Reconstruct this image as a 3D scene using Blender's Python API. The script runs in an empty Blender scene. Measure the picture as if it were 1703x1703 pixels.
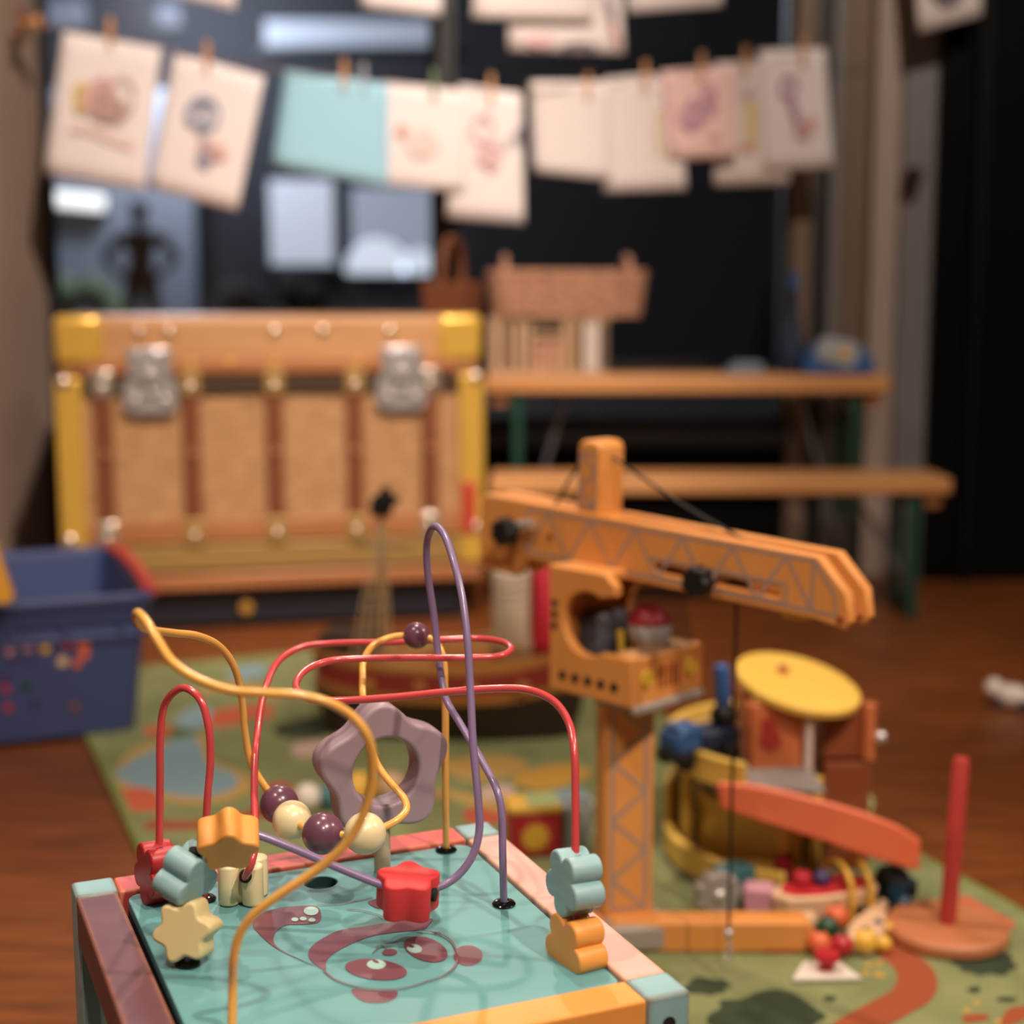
import bpy, bmesh, math, random
from mathutils import Vector, Matrix
R = math.radians
sc = bpy.context.scene
col = sc.collection
random.seed(7)

# ------------------------------------------------------------------ camera, world, lamps, exposure
FPX = 2500.0; PITCH = R(8.2); CAMZ = 0.70; CX = 851.5
cam_d = bpy.data.cameras.new('camera'); cam = bpy.data.objects.new('camera', cam_d); col.objects.link(cam)
cam.location = (0, 0, CAMZ); cam.rotation_euler = (R(90) - PITCH, 0, 0)
cam_d.sensor_width = 36.0; cam_d.sensor_fit = 'HORIZONTAL'; cam_d.lens = 36.0 * FPX / 1703.0
cam_d.clip_start = 0.05; cam_d.clip_end = 100
cam_d.dof.use_dof = True; cam_d.dof.focus_distance = 0.99; cam_d.dof.aperture_fstop = 3.3
sc.camera = cam
w = bpy.data.worlds.new('world'); sc.world = w; w.use_nodes = True
w.node_tree.nodes['Background'].inputs[0].default_value = (1.0, 0.78, 0.58, 1)
w.node_tree.nodes['Background'].inputs[1].default_value = 0.06
sc.view_settings.view_transform = 'Standard'; sc.view_settings.look = 'None'
sc.view_settings.exposure = 0.08; sc.view_settings.gamma = 1.0; sc.view_settings.use_curve_mapping = False
sc.cycles.use_denoising = True

def spot(name, loc, target, watts, color, angle=70, size=0.05, blend=0.6):
    d = bpy.data.lights.new(name, 'SPOT'); d.energy = watts; d.color = color
    d.spot_size = R(angle); d.spot_blend = blend; d.shadow_soft_size = size
    o = bpy.data.objects.new(name, d); col.objects.link(o)
    o.location = loc
    o.rotation_euler = (Vector(target) - Vector(loc)).to_track_quat('-Z', 'Y').to_euler()
    return o
WARM = (1.0, 0.82, 0.665); PALE = (1.0, 0.83, 0.71)
spot('ceiling_spot', (0.95, -0.1, 2.5), (0.1, 1.2, 0.3), 165, WARM, 60, 0.03)
spot('ceiling_spot', (-0.1, 1.8, 2.6), (-0.05, 1.0, 0.3), 95, WARM, 60, 0.03)
spot('pendant_spot', (-0.12, 3.12, 2.08), (-0.05, 0.95, 0.3), 48, WARM, 46, 0.03)
spot('ceiling_spot', (-0.9, 0.6, 2.6), (0.0, 1.6, 0.1), 70, WARM, 75, 0.03)
spot('ceiling_spot', (0.25, -0.6, 2.2), (0.2, 1.6, 0.3), 75, WARM, 50, 0.06)  # front fill added from the camera side to brighten the toys
spot('ceiling_spot', (1.7, 1.15, 1.9), (0.2, 1.5, 0.3), 55, WARM, 45, 0.05)  # low side spot added to light the crane cab under its boom
spot('ceiling_spot', (0.1, 1.3, 2.7), (-0.75, 3.4, 0.75), 350, PALE, 58, 0.05, 0.8)
spot('ceiling_spot', (1.0, 1.4, 2.7), (0.55, 3.5, 0.65), 135, PALE, 60, 0.05)

# ------------------------------------------------------------------ helpers
CP, SP = math.cos(PITCH), math.sin(PITCH)
def ray(u, v):
    a = (u - CX) / FPX; b = (CX - v) / FPX
    return Vector((a, CP + b * SP, -SP + b * CP))
def at(u, v, Y):                       # point seen at (u, v) at forward distance Y
    r = ray(u, v); return Vector((0, 0, CAMZ)) + r * (Y / r.y)
def onz(u, v, z):                      # point seen at (u, v) on the level z
    r = ray(u, v); return Vector((0, 0, CAMZ)) + r * ((z - CAMZ) / r.z)

def lin(c):
    if isinstance(c, str):
        c = [int(c[i:i + 2], 16) / 255 for i in (0, 2, 4)]
    return tuple(x / 12.92 if x <= 0.04045 else ((x + 0.055) / 1.055) ** 2.4 for x in c)
MATS = {}
def mat(name, c, rough=0.5, metal=0.0, c2=None, scale=8.0, stretch=(1, 1, 1), bump=0.0, bscale=None, wear=None,
        spec=0.5, coat=0.0, emit=0.0, detail=4.0, lo=0.35, hi=0.65):
    if name in MATS: return MATS[name]
    m = bpy.data.materials.new(name); m.use_nodes = True; MATS[name] = m
    nt = m.node_tree; n = nt.nodes; l = nt.links; b = n['Principled BSDF']
    b.inputs['Roughness'].default_value = rough; b.inputs['Metallic'].default_value = metal
    b.inputs['Specular IOR Level'].default_value = spec
    b.inputs['Coat Weight'].default_value = coat; b.inputs['Coat Roughness'].default_value = 0.15
    a = lin(c); b.inputs['Base Color'].default_value = (*a, 1)
    if emit:
        b.inputs['Emission Color'].default_value = (*a, 1); b.inputs['Emission Strength'].default_value = emit
    out = None
    if c2 is not None or bump or wear:
        tc = n.new('ShaderNodeTexCoord'); mp = n.new('ShaderNodeMapping')
        mp.inputs['Scale'].default_value = stretch
        l.new(tc.outputs['Object'], mp.inputs['Vector'])
        nz = n.new('ShaderNodeTexNoise'); nz.inputs['Scale'].default_value = scale; nz.inputs['Detail'].default_value = detail
        l.new(mp.outputs[0], nz.inputs['Vector'])
    if c2 is not None:
        cr = n.new('ShaderNodeValToRGB'); e = cr.color_ramp.elements
        e[0].position = lo; e[0].color = (*a, 1); e[1].position = hi; e[1].color = (*lin(c2), 1)
        l.new(nz.outputs['Fac'], cr.inputs[0]); out = cr.outputs[0]
    if wear:                            # paint chipped to bare wood along the edges
        bv = n.new('ShaderNodeBevel'); bv.inputs['Radius'].default_value = 0.0045; bv.samples = 4
        ge = n.new('ShaderNodeNewGeometry'); dp = n.new('ShaderNodeVectorMath'); dp.operation = 'DOT_PRODUCT'
        l.new(bv.outputs[0], dp.inputs[0]); l.new(ge.outputs['True Normal'], dp.inputs[1])
        sb = n.new('ShaderNodeMath'); sb.operation = 'SUBTRACT'; sb.inputs[0].default_value = 1.0
        l.new(dp.outputs['Value'], sb.inputs[1])
        nz2 = n.new('ShaderNodeTexNoise'); nz2.inputs['Scale'].default_value = 110; nz2.inputs['Detail'].default_value = 3
        l.new(mp.outputs[0], nz2.inputs['Vector'])
        mu = n.new('ShaderNodeMath'); mu.operation = 'MULTIPLY'; l.new(sb.outputs[0], mu.inputs[0]); l.new(nz2.outputs['Fac'], mu.inputs[1])
        gt = n.new('ShaderNodeMapRange'); gt.inputs['From Min'].default_value = 0.016; gt.inputs['From Max'].default_value = 0.024
        l.new(mu.outputs[0], gt.inputs['Value'])
        mx = n.new('ShaderNodeMixRGB'); l.new(gt.outputs[0], mx.inputs[0])
        if out: l.new(out, mx.inputs[1])
        else: mx.inputs[1].default_value = (*a, 1)
        mx.inputs[2].default_value = (*lin(wear), 1); out = mx.outputs[0]
    if out: l.new(out, b.inputs['Base Color'])
    if bump:
        bp = n.new('ShaderNodeBump'); bp.inputs['Strength'].default_value = bump; bp.inputs['Distance'].default_value = 0.002
        if bscale:
            nb = n.new('ShaderNodeTexNoise'); nb.inputs['Scale'].default_value = bscale; l.new(mp.outputs[0], nb.inputs['Vector'])
            l.new(nb.outputs['Fac'], bp.inputs['Height'])
        else: l.new(nz.outputs['Fac'], bp.inputs['Height'])
        l.new(bp.outputs[0], b.inputs['Normal'])
    return m
def glass_mat(name, tint, refl=0.035):
    m = bpy.data.materials.new(name); m.use_nodes = True; nt = m.node_tree; n = nt.nodes; l = nt.links
    n.remove(n['Principled BSDF']); o = n['Material Output']
    t = n.new('ShaderNodeBsdfTransparent'); t.inputs[0].default_value = (*tint, 1)
    g = n.new('ShaderNodeBsdfGlossy'); g.inputs['Roughness'].default_value = 0.05
    f = n.new('ShaderNodeValue'); f.outputs[0].default_value = refl
    mx = n.new('ShaderNodeMixShader'); l.new(f.outputs[0], mx.inputs[0]); l.new(t.outputs[0], mx.inputs[1]); l.new(g.outputs[0], mx.inputs[2])
    l.new(mx.outputs[0], o.inputs['Surface']); MATS[name] = m; return m

def tag(o, label=None, cat=None, group=None, kind=None):
    if label: o['label'] = label
    if cat: o['category'] = cat
    if group: o['group'] = group
    if kind: o['kind'] = kind
    return o
def thing(name, label, cat, loc=(0, 0, 0), rotz=0.0, group=None):
    o = bpy.data.objects.new(name, None); o.empty_display_size = 0.02; col.objects.link(o)
    o.location = loc; o.rotation_euler = (0, 0, rotz)
    return tag(o, label, cat, group)
def MW(o):
    return Matrix.Translation(o.location) @ o.rotation_euler.to_matrix().to_4x4()
def loc(o, p): return MW(o).inverted() @ Vector(p)
def obj(name, bm, m, parent=None, bevel=0.0, smooth=40, label=None, seg=2, M=None):
    if isinstance(bm, bmesh.types.BMesh):
        if M is not None: bmesh.ops.transform(bm, matrix=M, verts=bm.verts)
        bmesh.ops.recalc_face_normals(bm, faces=bm.faces)
        me = bpy.data.meshes.new(name); bm.to_mesh(me); bm.free()
    else:
        me = bm
        if M is not None: me.transform(M)
    me.name = name
    for p in me.polygons: p.use_smooth = True
    me.set_sharp_from_angle(angle=R(smooth))
    if m: me.materials.clear(); me.materials.append(m)
    o = bpy.data.objects.new(name, me); col.objects.link(o)
    if parent: o.parent = parent
    if bevel:
        md = o.modifiers.new('bevel', 'BEVEL'); md.width = bevel; md.segments = seg; md.limit_method = 'ANGLE'; md.angle_limit = R(35)
    if label: o['label'] = label
    return o
def struct(name, bm, m, bevel=0.0, parent=None, **k):
    o = obj(name, bm, m, parent, bevel, **k)
    if not parent: o['kind'] = 'structure'
    return o
def B(): return bmesh.new()
def box(bm, c, s, rot=None):
    M = Matrix.Translation(c) @ (rot.to_4x4() if rot else Matrix.Identity(4)) @ Matrix.Diagonal((*s, 1))
    bmesh.ops.create_cube(bm, size=1.0, matrix=M); return bm
def frame(z, y=None):
    z = Vector(z).normalized(); y = Vector(y) if y is not None else (Vector((0, 0, 1)) if abs(z.z) < 0.9 else Vector((0, 1, 0)))
    x = y.cross(z).normalized(); y = z.cross(x)
    return Matrix((x, y, z)).transposed()
def cyl(bm, p0, p1, r0, r1=None, seg=20):
    p0, p1 = Vector(p0), Vector(p1); d = p1 - p0
    M = Matrix.Translation((p0 + p1) / 2) @ frame(d).to_4x4()
    bmesh.ops.create_cone(bm, cap_ends=True, segments=seg, radius1=r0, radius2=r0 if r1 is None else r1, depth=d.length, matrix=M); return bm
def sph(bm, c, r, s=(1, 1, 1), seg=24, rot=None):
    M = Matrix.Translation(c) @ (rot.to_4x4() if rot else Matrix.Identity(4)) @ Matrix.Diagonal((s[0], s[1], s[2], 1))
    bmesh.ops.create_uvsphere(bm, u_segments=seg, v_segments=seg // 2 + 2, radius=r, matrix=M); return bm
def smoothpath(P, n=8, closed=False):
    P = [Vector(p) for p in P]; out = []; N = len(P)
    for i in range(N if closed else N - 1):
        p0 = P[i - 1] if (i or closed) else P[0] * 2 - P[1]; p1 = P[i]; p2 = P[(i + 1) % N]
        p3 = P[(i + 2) % N] if (i + 2 < N or closed) else p2 * 2 - p1
        def kn(a, b): return max((b - a).length, 1e-6) ** 0.5
        t0 = 0; t1 = kn(p0, p1); t2 = t1 + kn(p1, p2); t3 = t2 + kn(p2, p3)
        for k in range(n):
            t = t1 + (t2 - t1) * k / n
            A1 = p0 * ((t1 - t) / (t1 - t0)) + p1 * ((t - t0) / (t1 - t0)); A2 = p1 * ((t2 - t) / (t2 - t1)) + p2 * ((t - t1) / (t2 - t1)); A3 = p2 * ((t3 - t) / (t3 - t2)) + p3 * ((t - t2) / (t3 - t2))
            B1 = A1 * ((t2 - t) / (t2 - t0)) + A2 * ((t - t0) / (t2 - t0)); B2 = A2 * ((t3 - t) / (t3 - t1)) + A3 * ((t - t1) / (t3 - t1))
            out.append(B1 * ((t2 - t) / (t2 - t1)) + B2 * ((t - t1) / (t2 - t1)))
    if not closed: out.append(P[-1])
    return out
def tube(bm, P, r, seg=12, n=8, raw=False, closed=False):
    pts = [Vector(p) for p in P] if raw else smoothpath(P, n, closed)
    rings = []; prev = None
    for i, p in enumerate(pts):
        a = pts[i - 1] if (i or closed) else p; b = pts[(i + 1) % len(pts)] if (i + 1 < len(pts) or closed) else p
        d = (b - a).normalized()
        if prev is None: x = d.orthogonal().normalized()
        else: x = (prev - d * prev.dot(d)).normalized()
        prev = x; y = d.cross(x)
        rr = r[min(len(r) - 1, int(i * len(r) / len(pts)))] if isinstance(r, (list, tuple)) else r
        rings.append([bm.verts.new(p + x * rr * math.cos(2 * math.pi * k / seg) + y * rr * math.sin(2 * math.pi * k / seg)) for k in range(seg)])
    for i in range(len(rings) - (0 if closed else 1)):
        a, b = rings[i], rings[(i + 1) % len(rings)]
        for k in range(seg): bm.faces.new((a[k], a[(k + 1) % seg], b[(k + 1) % seg], b[k]))
    if not closed:
        bm.faces.new(rings[0]); bm.faces.new(list(reversed(rings[-1])))
    return bm
def lathe(bm, prof, c=(0, 0, 0), seg=32, M=None):
    M = M or Matrix.Translation(c); rings = []
    for r, z in prof:
        if r < 1e-6: rings.append([bm.verts.new(M @ Vector((0, 0, z)))])
        else: rings.append([bm.verts.new(M @ Vector((r * math.cos(2 * math.pi * k / seg), r * math.sin(2 * math.pi * k / seg), z))) for k in range(seg)])
    for a, b in zip(rings, rings[1:]):
        for k in range(seg):
            q = (k + 1) % seg
            if len(a) == 1 and len(b) == 1: continue
            if len(a) == 1: bm.faces.new((a[0], b[q], b[k]))
            elif len(b) == 1: bm.faces.new((a[k], a[q], b[0]))
            else: bm.faces.new((a[k], a[q], b[q], b[k]))
    return bm
def prism(bm, poly, z0, z1, M=None):
    M = M or Matrix.Identity(4)
    a = [bm.verts.new(M @ Vector((x, y, z0))) for x, y in poly]; b = [bm.verts.new(M @ Vector((x, y, z1))) for x, y in poly]
    bm.faces.new(list(reversed(a))); bm.faces.new(b)
    for i in range(len(poly)):
        j = (i + 1) % len(poly); bm.faces.new((a[i], a[j], b[j], b[i]))
    return bm
def plate(contours, depth, bevel=0.001, M=None, res=2):      # flat shape with holes, centred on z = 0
    cu = bpy.data.curves.new('c', 'CURVE'); cu.dimensions = '2D'; cu.fill_mode = 'BOTH'
    cu.extrude = max(depth / 2 - bevel, 0); cu.bevel_depth = bevel; cu.bevel_resolution = res; cu.offset = -bevel
    for c in contours:
        s = cu.splines.new('POLY'); s.points.add(len(c) - 1)
        for p, q in zip(s.points, c): p.co = (q[0], q[1], 0, 1)
        s.use_cyclic_u = True
    o = bpy.data.objects.new('c', cu); col.objects.link(o)
    dg = bpy.context.evaluated_depsgraph_get(); dg.update()
    me = bpy.data.meshes.new_from_object(o.evaluated_get(dg))
    bpy.data.objects.remove(o); bpy.data.curves.remove(cu)
    if M is not None: me.transform(M)
    return me
def circ(cx, cy, r, n=32, ry=None, rot=0.0, a0=0, a1=360):
    ry = r if ry is None else ry; out = []
    full = abs(a1 - a0) >= 360; cnt = n if full else n + 1
    for k in range(cnt):
        t = R(a0 + (a1 - a0) * k / n); x = r * math.cos(t); y = ry * math.sin(t)
        out.append((cx + x * math.cos(rot) - y * math.sin(rot), cy + x * math.sin(rot) + y * math.cos(rot)))
    return out
def rrect(x0, y0, x1, y1, r, n=5):
    out = []
    for cx, cy, a in ((x1 - r, y1 - r, 0), (x0 + r, y1 - r, 90), (x0 + r, y0 + r, 180), (x1 - r, y0 + r, 270)):
        for k in range(n + 1):
            t = R(a + 90 * k / n); out.append((cx + r * math.cos(t), cy + r * math.sin(t)))
    return out
def scallop(n, Rr, m=60, rot=0.0):
    c = 0.60 * Rr; rho = 0.40 * Rr; out = []
    for k in range(m):
        t = 2 * math.pi * k / m; f = ((t + math.pi / n) % (2 * math.pi / n)) - math.pi / n
        out.append(((c * math.cos(f) + math.sqrt(max(rho * rho - (c * math.sin(f)) ** 2, 1e-9))) * math.cos(t + rot), (c * math.cos(f) + math.sqrt(max(rho * rho - (c * math.sin(f)) ** 2, 1e-9))) * math.sin(t + rot)))
    return out
def wavy(n, Rr, amp=0.13, m=70, rot=0.0):
    return [(Rr * (1 - amp + amp * math.cos(n * 2 * math.pi * k / m)) * math.cos(2 * math.pi * k / m + rot), Rr * (1 - amp + amp * math.cos(n * 2 * math.pi * k / m)) * math.sin(2 * math.pi * k / m + rot)) for k in range(m)]
def ribbon(bm, P, wdt, nrm, n=6, raw=False):                 # flat stroke lying on a surface with normal nrm
    pts = [Vector(p) for p in P] if raw else smoothpath(P, n); nrm = Vector(nrm); prev = None
    for i, p in enumerate(pts):
        d = (pts[min(i + 1, len(pts) - 1)] - pts[max(i - 1, 0)]).normalized(); s = d.cross(nrm).normalized()
        wd = wdt if not isinstance(wdt, (list, tuple)) else wdt[0] + (wdt[1] - wdt[0]) * i / (len(pts) - 1)
        p = p + nrm * (i * 1.2e-5)
        v = (bm.verts.new(p - s * wd / 2), bm.verts.new(p + s * wd / 2))
        if prev: bm.faces.new((prev[0], prev[1], v[1], v[0]))
        prev = v
    return bm
def poly3(bm, pts):
    bm.faces.new([bm.verts.new(p) for p in pts]); return bm

# ------------------------------------------------------------------ materials
mat('mauve', '70464e', 0.5, c2='643d45', scale=20, wear='a86f48', bump=0.05)
mat('red_rail', 'e5605a', 0.45, c2='d9554e', scale=20, wear='c98a60')
mat('pink_rail', 'ddb0a6', 0.5, c2='d4a399', scale=22, wear='d9a06c')
mat('orange_rail', 'efa553', 0.45, c2='e69a49', scale=14)
mat('teal_post', '90b9be', 0.5, c2='85aeb3', scale=22, wear='7a4a2c')
mat('panel_teal', '6ba4a6', 0.38, c2='639b9e', scale=6, stretch=(1, 5, 1), bump=0.03, spec=0.3)
mat('panda_print', '74434f', 0.42); mat('panda_light', '9ec3bd', 0.42)
mat('wire_yellow', 'efb35a', 0.28, coat=0.4); mat('wire_red', 'c8474a', 0.25, coat=0.5); mat('wire_purple', '857197', 0.32, coat=0.3)
mat('bead_purple', '6b4256', 0.28, coat=0.3); mat('bead_cream', 'ecdcae', 0.32, coat=0.2)
mat('flower_red', 'd23a3e', 0.5, spec=0.3); mat('flower_dkred', 'b0262c', 0.42); mat('flower_teal', '96bcc2', 0.45, c2='8db3b9', scale=40, stretch=(1, 1, 6))
mat('flower_orange', 'eea552', 0.42, c2='e69a46', scale=30); mat('flower_cream', 'decA95', 0.45)
mat('lavender', 'a48e99', 0.4, c2='9b8590', scale=12)
mat('black_gloss', '0a0a0b', 0.15); mat('black', '0c0c0d', 0.5); mat('hole', '14100f', 0.8); mat('hole_teal', '1d4648', 0.7)
mat('post_beige', 'b9a58c', 0.4)
mat('crane_orange', 'de9650', 0.45, c2='d68d47', scale=10, bump=0.03); mat('crane_print', 'a08a80', 0.5); mat('crane_slot', '9a4a22', 0.6)
mat('crane_gray', '9b9088', 0.35); mat('crane_yellow', 'd8b13c', 0.4); mat('seat_gray', '50525a', 0.5); mat('ledge_tan', 'c99464', 0.5)
glass_mat('clear_plastic', (0.82, 0.84, 0.86))
mat('doll_white', 'd8cfc6', 0.4); mat('doll_red', 'c8303a', 0.4)
mat('garage_yellow', 'e6be5a', 0.42, c2='dfb44e', scale=9); mat('garage_gray', '8c8480', 0.6); mat('garage_orange', 'd07848', 0.5, c2='c56e40', scale=12)
mat('garage_brown', '97502c', 0.55, c2='8a4726', scale=10, stretch=(1, 1, 0.2)); mat('coral', 'e87a55', 0.4, c2='e0714d', scale=10); mat('garage_red', 'a8342c', 0.5)
mat('pale_green', '9fae72', 0.6)
mat('rod_red', 'b23c38', 0.4); mat('base_wood', 'c07b52', 0.5, c2='b46f46', scale=14, stretch=(1, 6, 1))
mat('floor_wood', '84491f', 0.42, c2='633415', scale=5, stretch=(1.2, 9, 1), bump=0.08, detail=6)
mat('mat_green', '868c5e', 0.95, c2='747b50', scale=14, bump=0.5, bscale=500); mat('mat_edge', '77803f', 0.9)
mat('print_blue', '7c98a3', 0.95); mat('print_tan', 'b59250', 0.95); mat('print_red', 'c05a3e', 0.95); mat('print_path', '954726', 0.95)
mat('print_dark', '2f3a26', 0.95); mat('print_yellow', 'c0923c', 0.95); mat('print_pink', 'c2a79c', 0.95); mat('print_mid', '55683a', 0.95)
mat('crate_blue', '39456f', 0.42); mat('crate_red', 'b63a34', 0.4); mat('yellow_plank', 'e0a238', 0.45)
mat('trunk_wood', 'c39366', 0.45, c2='b58456', scale=7, stretch=(0.6, 1, 8)); mat('trunk_weave', 'bd9064', 0.7, c2='936a42', scale=30, stretch=(1, 1, 9), bump=0.3)
mat('trunk_slat', '7c472c', 0.42, c2='6e3c22', scale=10, stretch=(8, 1, 0.5)); mat('trunk_edge', 'aa7048', 0.4, c2='9a623c', scale=10, stretch=(0.5, 1, 8))
mat('brass', 'dfb24e', 0.3, metal=0.35); mat('brass_dull', 'a5834c', 0.42, metal=0.3); mat('steel', 'd8d4d4', 0.25, metal=0.7); mat('nickel', 'e8dcc8', 0.22, metal=0.8)
mat('trunk_dark', '3a2a1c', 0.7); mat('plinth', '14161f', 0.5); mat('plinth_knob', 'b08030', 0.4)
mat('bench_wood', 'd0975f', 0.42, c2='c48a54', scale=8, stretch=(0.5, 9, 9)); mat('leg_green', '1e4a3c', 0.4, metal=0.2); mat('zinc', '8d9096', 0.35, metal=0.7)
mat('wicker', 'bd8d70', 0.65, c2='9a6e54', scale=60); mat('wicker_dark', '7c4524', 0.65, c2='5f3319', scale=60)
mat('pale_wood', 'c2a07e', 0.55, c2='b18e6c', scale=9, stretch=(1, 1, 0.3)); mat('white_paint', 'cbbdb2', 0.5)
mat('toy_blue', '2c5a94', 0.4); mat('toy_pale', '9fa5a8', 0.4); mat('toy_navy', '1d2c44', 0.4); mat('cloth_blue', '7d8a9a', 0.8)
mat('wall_beige', 'a89080', 0.8, c2='a0887a', scale=3, bump=0.05, bscale=90); mat('black_wall', '060505', 0.7, spec=0.1); mat('black_trim', '0b0909', 0.6, spec=0.15)
mat('frame_brown', '75604f', 0.55); mat('frame_beige', 'a8968a', 0.55); mat('frame_grey', '787674', 0.5); mat('frame_dark', '26262a', 0.5)
mat('paper', 'ebe2e0', 0.85, c2='e5dbd9', scale=4); mat('ink_faint', 'e9d3cc', 0.9); mat('paper_teal', '9ccde0', 0.85); mat('paper_pink', 'e8c4bc', 0.85); mat('paper_tan', 'dfd4d0', 0.85)
mat('ink_blue', '8f97ae', 0.9); mat('ink_brown', 'b99b90', 0.9); mat('ink_yellow', 'd6bd6e', 0.9); mat('ink_pink', 'd9aeb0', 0.9); mat('ink_purple', 'b585a8', 0.9); mat('ink_dark', '6f6570', 0.9); mat('ink_coral', 'dba596', 0.9)
mat('pin_wood', 'c08a58', 0.6); mat('pin_green', '5d7350', 0.6); mat('pin_gray', '8b8f9a', 0.5); mat('string', '8a5c3c', 0.8)
glass_mat('window_glass', (0.9, 0.92, 0.95))
mat('ship_dark', '2e1c12', 0.55, c2='23150d', scale=10, stretch=(1, 6, 6)); mat('ship_red', '7a241c', 0.5); mat('ship_gold', 'a06a30', 0.5); mat('ship_mast', '8a6a48', 0.6); mat('sail_white', 'cfc0b0', 0.8); mat('sail_red', 'c01f38', 0.7); mat('net', 'a58860', 0.8)
mat('toy_cream', 'dcb894', 0.45, c2='d2ab84', scale=12); mat('toy_green', '1c4632', 0.3); mat('toy_red', 'b02430', 0.35); mat('toy_orange', 'd5653a', 0.4); mat('toy_yellow', 'e0b040', 0.4)
mat('toy_teal', '4a7a80', 0.45); mat('toy_pink', 'c890a0', 0.5); mat('toy_grey', '9a948e', 0.35); mat('toy_dkblue', '1c3f55', 0.35); mat('toy_violet', '3c3360', 0.4); mat('toy_white', 'd9cfc4', 0.45)
mat('night_ground', '1a1a1c', 0.9); mat('facade', '2a2a30', 0.9); mat('facade_pale', '9298a6', 0.9); mat('clothes_black', '040405', 1.0, spec=0.0); mat('skin', '6a4a3c', 0.6)
mat('lit_cool', 'b2b4bc', 0.8, emit=0.75); mat('lit_dim', '90949e', 0.8, emit=0.7); mat('lit_bright', 'dce2ea', 0.8, emit=1.0); mat('lamp_white', 'f3eee8', 0.8, emit=1.3); mat('lit_faint', '5a5c66', 0.8, emit=0.45)
mat('dark_red', '3c0d12', 0.5)
mat('shrub', '5d6a50', 0.9)

# ------------------------------------------------------------------ the room
M = MATS
struct('floor', box(B(), (0, 1.7, -0.05), (6.0, 4.2, 0.1)), M['floor_wood'])
struct('wall_left', box(B(), (-1.255, 1.7, 1.3), (0.2, 4.2, 2.6)), M['wall_beige'])
struct('trim_1', box(B(), (-1.145, 3.08, 1.3), (0.022, 0.5, 2.6)), M['wall_beige'], 0.004)
# black wall to the right of the window
struct('wall_right', box(B(), (2.0, 3.77, 1.3), (1.96, 0.2, 2.6)), M['black_wall'])
for i, x in enumerate((1.115, 1.56)):
    struct('trim_%d' % (2 + i), box(B(), (x, 3.655, 1.3), (0.03, 0.03, 2.6)), M['black_trim'], 0.003)
# stepped window jamb
jamb = [(0.684, 0.735, 3.74, 'frame_brown'), (0.735, 0.775, 3.765, 'frame_dark'), (0.775, 0.80, 3.735, 'frame_grey'), (0.80, 0.875, 3.76, 'frame_brown'), (0.875, 0.94, 3.72, 'frame_beige'), (0.94, 1.02, 3.70, 'frame_grey')]
for i, (x0, x1, y, m) in enumerate(jamb):
    struct('trim_%d' % (4 + i), box(B(), ((x0 + x1) / 2, (y + 3.86) / 2, 1.3), (x1 - x0, 3.86 - y, 2.6)), M[m], 0.004)
struct('wall_back', box(B(), (-0.2355, 3.81, 0.16), (1.839, 0.1, 0.32)), M['black_wall'])
struct('trim_10', box(B(), (-0.2355, 3.79, 0.35), (1.839, 0.16, 0.05)), M['frame_dark'], 0.006)
for i, (x0, x1) in enumerate(((-1.155, -0.185), (-0.155, 0.684))):
    wn = obj('window_%d' % (i + 1), box(B(), ((x0 + x1) / 2, 3.80, 1.48), (x1 - x0, 0.006, 2.22)), M['window_glass']); wn['kind'] = 'structure'
    fb = B()
    for x in (x0 + 0.008, x1 - 0.008): box(fb, (x, 3.80, 1.48), (0.016, 0.05, 2.22))
    for z in (0.385, 2.58): box(fb, ((x0 + x1) / 2, 3.80, z), (x1 - x0, 0.05, 0.02))
    obj('window_frame', fb, M['frame_dark'], wn)
struct('trim_11', box(B(), (-0.17, 3.80, 1.48), (0.03, 0.07, 2.22)), M['frame_dark'], 0.004)

# ------------------------------------------------------------------ night scene built behind the glass for the blurred patches in the pane
struct('ground', box(B(), (0, 12, -0.06), (30, 16.0, 0.1)), M['night_ground'])
fac = thing('building', 'dark building facade with lit windows beyond the glass', 'building', (0, 15.6, 0))
obj('wall', box(B(), (0.5, 0.2, 3.0), (14, 0.3, 6.2)), M['facade'], fac)
def facade_rect(name, u0, v0, u1, v1, m, dy=0.0, th=0.06):
    a = at(u0, v0, 15.6 + dy); b = at(u1, v1, 15.6 + dy); c = (a + b) / 2 - Vector(fac.location)
    return obj(name, box(B(), (c.x, c.y, c.z), (abs(b.x - a.x), th, abs(a.z - b.z))), M[m], fac, 0.01)
for i, (u0, v0, u1, v1, m) in enumerate([(448, 300, 556, 440, 'lit_cool'), (584, 312, 724, 440, 'lit_dim'), (440, 34, 728, 78, 'lit_dim'), (150, 300, 0, 0, None), (250, 415, 296, 505, 'lit_dim'), (248, 325, 290, 400, 'lit_faint'), (78, 0, 145, 46, 'lit_faint'), (260, 10, 300, 40, 'lit_faint')]):
    if m is None: continue
    wd = facade_rect('lit_window', u0, v0, u1, v1, m)  # emissive panels added for the pale patches in the pane
    c = [v for v in wd.data.vertices]; cx = sum(v.co.x for v in c) / len(c); cz = sum(v.co.z for v in c) / len(c); wx = max(v.co.x for v in c) - min(v.co.x for v in c); wz = max(v.co.z for v in c) - min(v.co.z for v in c)
    obj('window_sill', box(B(), (cx, -0.05, cz - wz / 2 - .03), (wx + .1, 0.1, 0.05)), M['frame_dark'], wd)
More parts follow.
